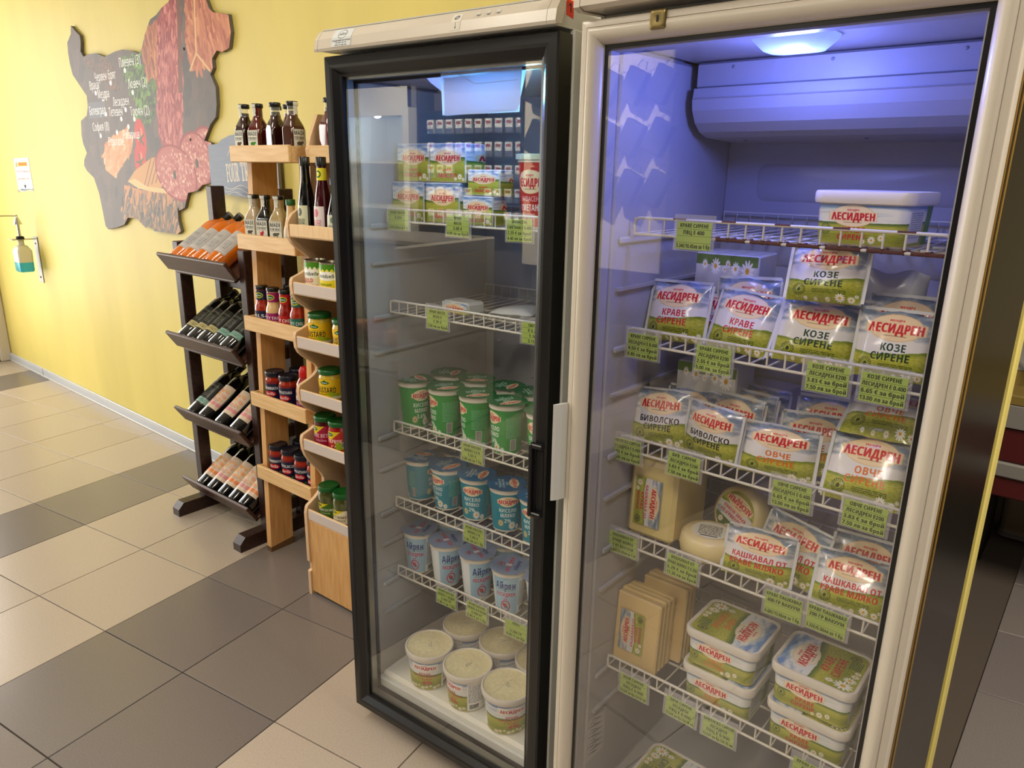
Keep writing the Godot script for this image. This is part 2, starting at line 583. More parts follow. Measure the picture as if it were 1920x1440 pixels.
	var E2 = "ЛЕСИДРЕН Е200"
	var B4 = ["6.65 € за брой", "13.00 лв за брой"]
	var B2 = ["3.83 € за брой", "7.50 лв за брой"]
	var tags = [[S, "ПВЦ Е 400", "", "5.34€/10.45лв за 1 бр"], [S, E4, "4.50 € за брой", "8.80 лв за брой"], [S, E2, "2.55 € за брой", "5.00 лв. за брой"], ["КОЗЕ СИРЕНЕ", E2] + B2, ["КОЗЕ СИРЕНЕ", E4] + B4, ["БИВОЛСКО СИРЕНЕ", E4] + B4, ["БИВ. СИРЕНЕ", E2] + B2, ["ОВЧЕ СИРЕНЕ", E4] + B4, ["ОВЧЕ СИРЕНЕ", E2] + B2,
		["КАШКАВАЛ ОТ", "КРАВЕ МЛЯКО", "1 КГ ВАКУУМ", "14.83€/29.00лв за 1 кг"], ["КАШКАВАЛ ОТ", "КРАВЕ МЛЯКО Е 0.350", "6.29 € за брой", "12.30 лв за брой"], ["КРАВЕ ПАШКАВАЛ", "400 ГР ВАКУУМ", "", "6.68€/13.06лв за 1 бр."], ["КРАВЕ ПАШКАВАЛ", "200 ГР ВАКУУМ", "", "3.32€/6.50лв за 1 бр."],
		["КОЗЕ СИРЕНЕ", "ЛЕСИДРЕН", "ПВЦ Е 0.900", "12.53€ за бр./24.50 лв"], ["ОВЧЕ СИРЕНЕ", "ЛЕСИДРЕН", "ПВЦ Е 0.900", "12.53€ за бр./24.18 лв"], ["БИВОЛСКО СИРЕНЕ", "ЛЕСИДРЕН", "ПВЦ Е 0.900", "12.63€ за бр./24.70 лв"], [S, "ЛЕСИДРЕН", "ПВЦ Е 0.900", "10.23€ за бр./20.00 лв"],
		["КРАВЕ МАСЛО", "4 250", "", "3.50€/6.85лв за 1 бр"], ["КРАВЕ", "МАСЛО", "2.05 €", "4.00 лв за брой"], ["ЗАКВАСЕНА", "СМЕТАНА Е 0.400", "2.25 € за брой", "4.40 лв за брой"], ["КРАВЕ МАСЛО", "РУЛО Е", "1.79 €", "3.50 лв за брой"], ["СМЕТАНА", "Е 0.200", "1.10 €", "2.15 лв"],
		["КРАВЕ КИСЕЛО", "МЛЯКО 3.6 %", "1.02 €", "2.00 лв за 1 бр."], ["КРАВЕ КИСЕЛО", "МЛЯКО 2 %", "1.00 €", "1.95 лв за 1 бр."], ["КРАВЕ КИСЕЛО", "МЛЯКО С ЦЕДКА", "0.900 КГ", "2.86 € за 1 бр."], ["КРАВЕ КИСЕЛО", "МЛЯКО 4 % КОФА", "0.900 КГ", "2.86 € за 1 бр."], ["АЙРЯН", "", "0.300 ГР", "0.82 € за бр."]]
	for i in tags.size():
		var c = Cv.new(144, 104, Color(0.63, 0.71, 0.35))
		for r in 4:
			if tags[i][r] != "": c.text(tags[i][r], 72, 14 + r * 25.5, 14.5, Color(0.04, 0.07, 0.02), minf(136, tags[i][r].length() * 9.6), true)
			if r < 3: c.rect(2, 26.5 + r * 25.5, 140, 1.2, Color(0.2, 0.26, 0.1))
		sheet("tag%d" % i, c)
	# sauces, jars, wine
	for s in [["mfm_cow", Color(0.2, 0.5, 0.12)], ["mfm_dark", Color(0.3, 0.24, 0.18)], ["mfm_hen", Color(0.75, 0.12, 0.2)], ["mfm_herb", Color(0.35, 0.33, 0.28)]]:
		var c = Cv.new(96, 128, Color(0.86, 0.87, 0.82))
		c.rect(6, 6, 84, 1.5, K).text("MADE", 48, 24, 24, K, 82, true).text("FOR MEAT", 48, 52, 16, K, 82, true).rect(6, 64, 84, 1.5, K)
		if s[0] == "mfm_hen": c.oval(46, 92, 14, 16, s[1], 0.5).oval(58, 78, 7, 10, s[1], -0.4).poly([Vector2(30, 84), Vector2(22, 74), Vector2(36, 80)], s[1]).rect(46, 106, 3, 10, s[1])
		else: c.oval(46, 86, 22, 11, s[1]).oval(68, 80, 9, 7, s[1]).rect(28, 92, 5, 18, s[1]).rect(38, 92, 4, 16, s[1]).rect(54, 92, 4, 16, s[1]).rect(61, 90, 5, 18, s[1])
		c.text("BBQ", 48, 121, 6, K)
		sheet(s[0], c)
	for s in [["salsa", Color(0.1, 0.13, 0.25), "SALSA"], ["thai", Color(0.6, 0.14, 0.4), "SPICY THAI"], ["hot", Color(0.7, 0.08, 0.1), "HOT CHILI"], ["chili", Color(0.12, 0.4, 0.34), "SWEET CHILI"], ["curry", Color(0.5, 0.1, 0.14), "CURRY"]]:
		var c = Cv.new(256, 96, s[1])
		for x in [64, 192]:
			c.text(s[2], x, 30, 19, W, 104).rect(x - 50, 48, 100, 3, Color(0.8, 0.7, 0.5))
			for i in 9: c.oval(x - 48 + i * 12, 76 + sin(i * 2.3) * 7, 9, 7, s[1].lerp(Color(0.85, 0.35, 0.1), 0.35 + 0.06 * i))
		sheet(s[0], c)
		c = Cv.new(256, 48, s[1])
		for x in [64, 192]: c.oval(x, 24, 30, 14, Color(0.85, 0.8, 0.2)).oval(x, 24, 25, 10, Color(0.05, 0.3, 0.1)).text("Kühne", x, 24, 9, W)
		sheet(s[0] + "_neck", c)
	var ms = Cv.new(384, 112, Color(0.9, 0.74, 0.08))
	for x in [96, 288]:
		ms.oval(x, 20, 26, 9, Color(0.05, 0.35, 0.1)).poly([Vector2(x - 14, 14), Vector2(x, 4), Vector2(x + 14, 14)], Color(0.05, 0.35, 0.1)).text("Kühne", x, 20, 8, W)
		ms.text("MUSTARD", x, 62, 30, K, 122, true).rect(x - 60, 42, 120, 1, K).small(x - 40, 84, 80, 1, K, 6).oval(x + 50, 88, 40, 12, Color(0.6, 0.68, 0.1), 0.2).rect(x - 96, 98, 192, 14, Color(0.85, 0.85, 0.75)).text("HOT & SPICY", x, 105, 6, Color(0.1, 0.4, 0.15))
	sheet("mustard", ms)
	for s in [["corn", "Gold", Color(0.93, 0.9, 0.8)], ["peas", "peas", Color(0.93, 0.86, 0.2)]]:
		var c = Cv.new(384, 128, s[2])
		for x in [96, 288]:
			c.rect(x - 96, 0, 192, 20, Color(0.3, 0.55, 0.1))
			for i in 8: c.poly([Vector2(x - 96 + i * 25, 16), Vector2(x - 70 + i * 25, 16), Vector2(x - 84 + i * 25, 32)], Color(0.3, 0.55, 0.1))
			c.oval(x, 50, 62, 20, W).text("bonduelle", x, 50, 15, Color(0.15, 0.2, 0.1), 96, true, 0.5, 0, false, 0.2)
			if s[0] == "corn": c.text("GOLD", x - 14, 80, 17, RED, 62, true, 0.5, -0.06).text("Sweet Corn", x, 100, 9, RED, 84)
			else: c.text("Petits pois", x - 10, 86, 10, Color(0.1, 0.35, 0.08))
			for i in 12: c.oval(x - 84 + i * 15, 116 + sin(i * 3.1) * 5, 9, 9, Color(0.9, 0.7, 0.15) if s[0] == "corn" else Color(0.25, 0.5, 0.1))
		sheet(s[0], c)
	for s in [["arrabbiata", "ARRABBIATA"], ["napoletana", "NAPOLETANA"], ["basilico", "BASILICO"]]:
		var c = Cv.new(384, 112, Color(0.05, 0.07, 0.2))
		for x in [96, 288]:
			c.rect(x - 96, 0, 192, 12, Color(0.5, 0.07, 0.1)).text(s[1], x, 36, 15, W, 112).oval(x, 66, 44, 15, Color(0.75, 0.05, 0.1)).text("Barilla", x, 66, 15, W, 62, true, 0.5, 0, false, 0.2)
			c.oval(x - 26, 98, 18, 12, Color(0.7, 0.12, 0.05)).oval(x + 12, 102, 20, 12, Color(0.75, 0.2, 0.06)).oval(x + 44, 96, 9, 5, Color(0.2, 0.45, 0.1), 0.5)
		sheet(s[0], c)
	for s in [["beets", "ROTE BETE", Color(0.62, 0.05, 0.22), "Scheiben"], ["paprika", "PAPRIKA", Color(0.7, 0.14, 0.1), "rot"], ["gherkins", "CORNICHONS", Color(0.25, 0.4, 0.08), "Gurken"], ["gourmet", "GOURMET", Color(0.88, 0.85, 0.7), "Gurken"]]:
		var c = Cv.new(384, 112, s[2])
		for x in [96, 288]:
			c.poly([Vector2(x - 80, 24), Vector2(x - 40, 0), Vector2(x + 30, 0), Vector2(x - 30, 50)], Color(0.85, 0.75, 0.1)).oval(x - 36, 18, 24, 10, Color(0.05, 0.3, 0.1)).text("Kühne", x - 36, 18, 8, W)
			var tc = W if s[0] != "gourmet" else Color(0.25, 0.1, 0.2)
			c.text(s[1], x, 54, 19, tc, 118, true, 0.5, 0, true).text(s[3], x + 4, 80, 13, tc, 66, false, 0.5, 0, true)
			if s[0] == "paprika": c.rect(x, 60, 60, 40, Color(0.6, 0.68, 0.15)).code(x + 34, 62, 30, 26)
		sheet(s[0], c)
	var kt = Cv.new(256, 160, Color(0.45, 0.1, 0.3))
	for x in [64, 192]: kt.text("BBQ", x, 50, 30, W, 80, true, 0.5, -0.15).text("KETCHUP", x, 90, 16, Color(0.95, 0.7, 0.75), 96, true, 0.5, -0.15).oval(x, 128, 40, 14, Color(0.75, 0.12, 0.1))
	sheet("ketchup", kt)
	for s in [["balsamic", Color(0.82, 0.83, 0.7), K], ["rosevin", Color(0.88, 0.84, 0.84), Color(0.75, 0.2, 0.3)], ["dressing", Color(0.8, 0.8, 0.74), Color(0.1, 0.3, 0.2)]]:
		var c = Cv.new(128, 160, s[1]).oval(64, 42, 22, 26, s[2].lerp(s[1], 0.4)).small(24, 84, 80, 4, s[2], 9).rect(14, 130, 100, 14, Color(0.85, 0.7, 0.2))
		sheet(s[0], c)
	var yl = Cv.new(128, 48, Color(0.88, 0.84, 0.2)).ring(64, 24, 14, 5, Color(0.05, 0.35, 0.1))
	sheet("yellow_neck", yl)
	var wl = Cv.new(120, 168, Color(0.72, 0.72, 0.72)).text("ROSÉ", 60, 50, 14, Color(0.5, 0.5, 0.53), 70, false, 0.5, 0, true).small(20, 80, 80, 5, Color(0.56, 0.56, 0.6), 12).rect(0, 150, 120, 6, Color(0.8, 0.76, 0.78))
	sheet("wine_rose", wl)
	wl = Cv.new(120, 168, Color(0.13, 0.13, 0.1)).text("CHARDONNAY", 60, 30, 9, Color(0.6, 0.6, 0.5), 96, false, 0.5, 0, true).small(24, 52, 72, 6, Color(0.42, 0.42, 0.36), 10).rect(0, 124, 120, 36, Color(0.72, 0.68, 0.46)).small(20, 134, 80, 2, Color(0.4, 0.36, 0.2), 9)
	sheet("wine_white", wl)
	wl = Cv.new(120, 168, Color(0.13, 0.13, 0.11)).text("SAUVIGNON", 60, 30, 9, Color(0.6, 0.62, 0.55), 90, false, 0.5, 0, true).small(24, 52, 72, 6, Color(0.42, 0.44, 0.4), 10).rect(0, 124, 120, 36, Color(0.5, 0.66, 0.6)).small(20, 134, 80, 2, Color(0.25, 0.4, 0.35), 9)
	sheet("wine_green", wl)
	for s in [["wine_pink", Color(0.82, 0.55, 0.55)], ["wine_orange", Color(0.88, 0.52, 0.25)]]:
		wl = Cv.new(120, 168, Color(0.84, 0.76, 0.66))
		for i in 14: wl.oval(24 + (i * 37) % 76, 18 + (i * 29) % 90, 9 + i % 4 * 3, 6 + i % 3 * 2, Color(0.86, 0.66, 0.42).lerp(s[1], (i % 5) * 0.2))
		wl.rect(0, 124, 120, 22, s[1]).text("MERLOT", 60, 114, 9, Color(0.35, 0.2, 0.2), 70, false, 0.5, 0, true)
		sheet(s[0], wl)
	# notices and stickers
	var nt = Cv.new(192, 320, Color(0.95, 0.95, 0.95))
	nt.rect(52, 38, 112, 40, Color(0.93, 0.62, 0.12)).text("ВНИМАНИЕ!", 108, 58, 15, Color(0.75, 0.2, 0.05), 104)
	nt.poly([Vector2(14, 80), Vector2(30, 24), Vector2(46, 80)], K).poly([Vector2(19, 76), Vector2(30, 36), Vector2(41, 76)], Color(0.95, 0.78, 0.1)).rect(28.5, 50, 3.5, 14, K).rect(28.5, 68, 3.5, 4, K)
	nt.text("ИЗПОЛЗВАЙТЕ", 96, 128, 18, Color(0.83, 0.2, 0.18), 174).text("ДЕЗИНФЕКТАНТ!", 96, 196, 18, Color(0.83, 0.2, 0.18), 150)
	nt.rect(94, 228, 4, 36, K).poly([Vector2(82, 256), Vector2(110, 256), Vector2(96, 304)], K)
	sheet("notice", nt)
	var ic = Cv.new(128, 112, Color(0.82, 0.84, 0.84)).ring(64, 34, 29, 3, Color(0.3, 0.34, 0.36)).text("АЙСИ", 64, 34, 15, K, 42, true, 0.5, 0, false, 0.25)
	ic.text("ХЛАДИЛНИ ВИТРИНИ", 64, 74, 10, K, 118).text("02 987 36 37", 64, 88, 8, K, 70).text("www.hv-bg.com", 64, 102, 8, K, 78)
	sheet("ice_sticker", ic)
	var rs = Cv.new(40, 48, Color(0.88, 0.25, 0.16)).text("1", 20, 22, 26, K)
	sheet("red_sticker", rs)
	var gl = Cv.new(96, 96, Color(0.86, 0.84, 0.78)).oval(48, 24, 26, 12, Color(0.35, 0.36, 0.4), -0.2).oval(48, 24, 14, 5, Color(0.75, 0.75, 0.75), -0.2).rect(46, 54, 4, 26, Color(0.2, 0.2, 0.22)).oval(48, 80, 5, 6, Color(0.2, 0.2, 0.22))
	sheet("gauge", gl)
	var bn = Cv.new(160, 32, Color(0.78, 0.7, 0.56)).text("KLIMA", 40, 14, 20, Color(0.1, 0.1, 0.25))
	sheet("canopy_word", bn)
	var vb = Cv.new(96, 144, Color(0.76, 0.74, 0.72))
	for i in 26: vb.line(Vector2(8 + (i * 37) % 50, 10 + i * 4.8), Vector2(50 + (i * 23) % 40, 4 + i * 4.8), 2.0, Color(0.3, 0.3, 0.32))
	sheet("inner_notice", vb)
	var cg = Cv.new(64, 96, Color(0.85, 0.87, 0.9)).rect(0, 60, 64, 36, Color(0.35, 0.38, 0.5)).rect(10, 14, 44, 20, Color(0.6, 0.3, 0.3))
	sheet("pack_face", cg)
	var tex = ImageTexture.create_from_image(atlas)
	for m in [["print_film", 0.22], ["print_plastic", 0.35], ["print_paper", 0.75]]:
		mat(m[0], Color.WHITE, m[1], 0.0, {"albedo_texture": tex})
	M.print_film.clearcoat_enabled = true
	M.print_film.clearcoat = 0.35
	M.print_film.clearcoat_roughness = 0.08

# the map board: one picture in the wall's own millimetres
func map_picture():
	var c = Cv.new(1024, 672, Color(0.38, 0.35, 0.33))
	var f = FastNoiseLite.new()
	f.frequency = 0.01
	f.seed = 3
	for i in 900:
		var p = Vector2(rng.randf() * 1024, rng.randf() * 672)
		var s = 0.5 + 0.5 * f.get_noise_2d(p.x, p.y)
		c.oval(p.x, p.y, 20, 30, Color(0.27, 0.28, 0.29).lerp(Color(0.5, 0.4, 0.36), s), 0.2, 9)
	c.T = Transform2D(Vector2(1024.0 / 1640, 0), Vector2(0, -672.0 / 1080), Vector2(1130 * 1024.0 / 1640, 2195 * 672.0 / 1080))
	var pl = func(a):
		var o = PackedVector2Array()
		for i in range(0, a.size(), 2): o.append(Vector2(a[i], a[i + 1]))
		return o
	var fleck = func(poly, cols, cnt, rx, ry, rot):
		var bb = Rect2(poly[0], Vector2())
		for q in poly: bb = bb.expand(q)
		for i in cnt:
			var p = bb.position + bb.size * Vector2(rng.randf(), rng.randf())
			if Geometry2D.is_point_in_polygon(p, poly): c.oval(p.x, p.y, rx * rng.randf_range(0.5, 1.4), ry * rng.randf_range(0.5, 1.4), cols[0].lerp(cols[1], rng.randf()), rot + rng.randf_range(-0.4, 0.4), 8)
	var sp = pl.call([-937, 1992, -682, 1972, -596, 1917, -546, 1816, -632, 1804, -771, 1896, -892, 1929])
	fleck.call(sp, [Color(0.3, 0.2, 0.17), Color(0.62, 0.42, 0.3)], 500, 6, 5, 0)
	var ml = pl.call([-198, 2052, -96, 2078, -143, 1870, -170, 1765, -190, 1812, -270, 1848, -277, 1955])
	c.poly(ml, Color(0.72, 0.42, 0.25))
	fleck.call(ml, [Color(0.55, 0.26, 0.18), Color(0.87, 0.6, 0.36)], 160, 8, 40, 0.1)
	var mr = pl.call([183, 2176, 318, 2150, 357, 2063, 495, 2032, 505, 1970, 482, 1913, 425, 1903, 385, 1912, 344, 1885, 328, 1838, 272, 1852, 166, 1849, 146, 1900, 142, 1991])
	c.poly(mr, Color(0.77, 0.47, 0.32))
	fleck.call(mr, [Color(0.66, 0.34, 0.25), Color(0.88, 0.6, 0.42)], 260, 10, 30, 0.2)
	c.line(Vector2(250, 2170), Vector2(218, 1915), 12, Color(0.9, 0.74, 0.5)).line(Vector2(218, 1915), Vector2(150, 1850), 10, Color(0.9, 0.74, 0.5)).line(Vector2(218, 1915), Vector2(320, 1838), 10, Color(0.9, 0.74, 0.5))
	var ps = pl.call([-480, 1972, -295, 1957, -276, 1894, -272, 1840, -184, 1835, -180, 1781, -221, 1690, -292, 1629, -438, 1649, -425, 1762, -464, 1828, -503, 1894])
	fleck.call(ps, [Color(0.13, 0.22, 0.12), Color(0.45, 0.62, 0.25)], 420, 22, 9, 0.8)
	var st = pl.call([-791, 1571, -583, 1627, -521, 1634, -480, 1567, -515, 1516, -634, 1456, -739, 1393, -837, 1428, -858, 1500])
	c.poly(st, Color(0.86, 0.62, 0.42))
	fleck.call(st, [Color(0.8, 0.5, 0.3), Color(0.92, 0.74, 0.55)], 140, 26, 10, 0.7)
	for q in [[-395, 1580, 60, 95], [-425, 1470, 62, 90]]:
		c.oval(q[0], q[1], q[2], q[3], Color(0.8, 0.16, 0.12)).oval(q[0] + 18, q[1] + 30, 12, 22, Color(0.93, 0.5, 0.42))
		for i in 5:
			var d = Vector2.from_angle(i * 1.26 + 0.5) * 44
			c.line(Vector2(q[0], q[1]), Vector2(q[0], q[1]) + d, 9, Color(0.2, 0.36, 0.14))
	var bk = pl.call([-648, 1342, -523, 1345, -331, 1333, -80, 1323, 25, 1339, -24, 1269, -79, 1254, -83, 1140, -230, 1130, -376, 1140, -527, 1170, -700, 1180, -720, 1233])
	c.poly(bk, Color(0.36, 0.35, 0.33))
	fleck.call(bk, [Color(0.24, 0.24, 0.24), Color(0.82, 0.58, 0.36)], 420, 9, 30, -0.4)
	c.poly(pl.call([-640, 1360, -483, 1340, -149, 1329, -90, 1310, -250, 1290, -420, 1270, -560, 1260, -660, 1300]), Color(0.8, 0.54, 0.32))
	fleck.call(pl.call([-660, 1330, -149, 1329, -90, 1300, -420, 1240, -640, 1230]), [Color(0.3, 0.3, 0.3), Color(0.85, 0.58, 0.36)], 130, 8, 34, -0.5)
	var bd = pl.call([-595, 1378, -499, 1431, -309, 1491, -105, 1515, -40, 1499, -195, 1435, -234, 1352, -404, 1348, -518, 1362])
	c.poly(bd, Color(0.82, 0.6, 0.36))
	for i in 7: c.line(Vector2(-420 + i * 44, 1350 + i * 9), Vector2(-300 + i * 40, 1500), 7, Color(0.55, 0.34, 0.2))
	c.poly(pl.call([-595, 1378, -510, 1393, -382, 1357, -215, 1352, -149, 1329, -331, 1333, -483, 1346]), Color(0.86, 0.75, 0.5))
	var lg = pl.call([-96, 2078, -55, 2109, 25, 2155, 75, 2190, 128, 2190, 119, 2062, 96, 1925, 70, 1768, 40, 1636, 18, 1522, -38, 1508, -105, 1515, -176, 1547, -200, 1595, -187, 1720, -143, 1870])
	c.poly(lg, Color(0.66, 0.27, 0.27))
	fleck.call(lg, [Color(0.55, 0.17, 0.2), Color(0.86, 0.55, 0.5)], 900, 7, 24, -0.15)
	c.poly(pl.call([90, 2190, 140, 2190, 119, 2062, 96, 1925, 70, 1768, 30, 1768, 60, 1925, 85, 2062]), Color(0.48, 0.3, 0.24))
	for q in [[225, 1530, 120, 95], [120, 1480, 150, 125], [-75, 1425, 200, 125]]:
		c.oval(q[0], q[1], q[2], q[3], Color(0.6, 0.2, 0.2), -0.2).oval(q[0], q[1], q[2] - 12, q[3] - 10, Color(0.74, 0.4, 0.37), -0.2)
		for i in 260:
			var a = Vector2.from_angle(rng.randf() * TAU) * sqrt(rng.randf())
			c.oval(q[0] + a.x * (q[2] - 22), q[1] + a.y * (q[3] - 20), 9, 6, Color(0.68, 0.28, 0.28).lerp(Color(0.93, 0.78, 0.7), rng.randf()), rng.randf() * 3, 7)
	c.oval(-85, 1416, 14, 20, Color(0.25, 0.25, 0.15)).oval(134, 1469, 14, 20, Color(0.25, 0.25, 0.15))
	var D = [-475, 1895, -651, 1849, -843, 1812, -766, 1768, -420, 1793, -519, 1719, -580, 1678, -435, 1673, -753, 1707, -851, 1603, -511, 1640, -649, 1616]
	for i in range(0, D.size(), 2): c.oval(D[i], D[i + 1], 13, 12, Color.WHITE)
	c.rect(-960, 1690, 205, 80, Color(0.42, 0.43, 0.47)).oval(-753, 1707, 13, 12, Color.WHITE)
	var L = ["Плевен (3)", "Червен бряг", "Враца", "Мездра", "Ловеч (2)", "Лесидрен", "Тетевен", "Троян (2)", "Ботевград", "София (8)", "Рибарица", "Етрополе"]
	var P = [-416, 1932, -707, 1886, -849, 1850, -752, 1804, -362, 1832, -564, 1760, -635, 1714, -370, 1708, -850, 1728, -836, 1648, -490, 1603, -672, 1573]
	for i in L.size(): 
		var keep = c.T
		c.T = Transform2D()
		var q = keep * Vector2(P[i * 2], P[i * 2 + 1])
		c.text(L[i], q.x, q.y, 25, Color.WHITE, L[i].length() * 14.0, false)
		c.T = keep
	c.im.resize(1024, 672, Image.INTERPOLATE_BILINEAR)
	return ImageTexture.create_from_image(c.im)
func tribes_picture():
	var c = Cv.new(640, 300, Color(0.46, 0.51, 0.6))
	for i in 300: c.rect(rng.randf() * 640, rng.randf() * 300, 60 + rng.randf() * 90, 1.5, Color(0.4, 0.46, 0.56).lerp(Color(0.55, 0.58, 0.65), rng.randf()))
	c.rect(500, 0, 140, 300, Color(0.62, 0.63, 0.64))
	for i in 90: c.rect(500 + rng.randf() * 100, rng.randf() * 300, 40, 1.2, Color(0.56, 0.57, 0.58).lerp(Color(0.7, 0.7, 0.7), rng.randf()))
	var w = Color(0.86, 0.82, 0.74)
	c.text("FOUR", 226, 172, 74, w, 116, true, 0.5, -0.05, true).text("TRIBES", 398, 162, 78, w, 190, true, 0.5, -0.05, true)
	for k in [[0, 232.0], [1, 246.0], [2, 262.0]]:
		for i in 16:
			var a = 140 + i * 15.0
			c.line(Vector2(a, k[1] + 9 * sin(i * 0.45 + k[0])), Vector2(a + 15, k[1] + 9 * sin((i + 1) * 0.45 + k[0])), 2.2, w)
	for i in 9: c.line(Vector2(190 + i * 12, 100 - 40 * sin(i * 0.3)), Vector2(202 + i * 12, 100 - 40 * sin((i + 1) * 0.3)), 2.5, w)
	c.im.resize(640, 300, Image.INTERPOLATE_BILINEAR)
	return ImageTexture.create_from_image(c.im)

# ---------------------------------------------------------------- the scene
func _ready():
	rng.seed = 11
	# camera
	var cam = Camera3D.new()
	cam.name = "camera"
	add_child(cam)
	cam.transform = Transform3D(Basis(V(0.764287, 0.016512, -0.644665), V(-0.190646, 0.960774, -0.201414), V(0.616051, 0.276841, 0.737455)).orthonormalized(), V(3.40786, 1.45, 1.716145))
	cam.fov = 55.406
	cam.near = 0.02
	cam.current = true
	# sky outside, exposure
	var we = WorldEnvironment.new()
	we.name = "environment"
	var e = Environment.new()
	e.background_mode = Environment.BG_COLOR
	e.background_color = Color(0.85, 0.9, 1.0)
	e.background_energy_multiplier = 1.0
	e.tonemap_mode = Environment.TONE_MAPPER_LINEAR
	e.tonemap_exposure = 0.96
	e.sdfgi_enabled = true
	e.ssao_enabled = true
	e.ssil_enabled = true
	we.environment = e
	add_child(we)
	# daylight through the windows (left wall and far wall) and the ceiling panels
	area("daylight_side", V(-3.06, 1.45, 1.6), V(1, -0.1, 0), Vector2(2.3, 2.2), Color(1.0, 0.97, 0.92), 10.0)
	for i in 4: area("ceiling_panel_light", V(CEIL[i].x, 2.93, CEIL[i].y), V(0, -1, 0.001), Vector2(1.15, 0.26), Color(1.0, 0.96, 0.9), [3.4, 3.8, 3.6, 10.0][i])
	area("deli_case_light", V(-0.7, 1.04, 2.75), V(0, -1, -0.15), Vector2(2.4, 0.06), Color(0.9, 0.93, 1.0), 1.6)
	var sp = SpotLight3D.new()
	sp.name = "display_spot_light"
	sp.light_color = Color(1.0, 0.95, 0.85)
	sp.light_energy = 24.0
	sp.spot_angle = 42.0
	sp.spot_range = 6.0
	sp.spot_attenuation = 2.0
	sp.light_size = 0.04
	sp.shadow_enabled = true
	add_child(sp)
	sp.look_at_from_position(V(0.6, 2.85, 2.0), V(0.45, 1.55, 3.3))
	materials()
	make_prints()
	room()
	fridge_one()
	fridge_two()
	stock_one()
	stock_two()
	price_tags()
	wine_rack()
	sauce_stand()
	display_stand()
	on_the_wall()
	beyond_right()
	behind_camera()

const CEIL = [Vector2(1.3, 1.9), Vector2(3.6, 2.6), Vector2(1.4, 4.6), Vector2(4.6, 0.3)]
func area(called, at, to, size, c, energy):
	var l = AreaLight3D.new()
	l.name = numbered(called)
	l.area_size = size
	l.light_color = c
	l.light_energy = energy
	l.area_normalize_energy = true
	l.shadow_enabled = true
	l.set("area_range", 12.0)
	add_child(l)
	l.position = at
	l.look_at_from_position(at, at + to, Vector3.UP if absf(to.normalized().y) < 0.9 else Vector3.RIGHT)

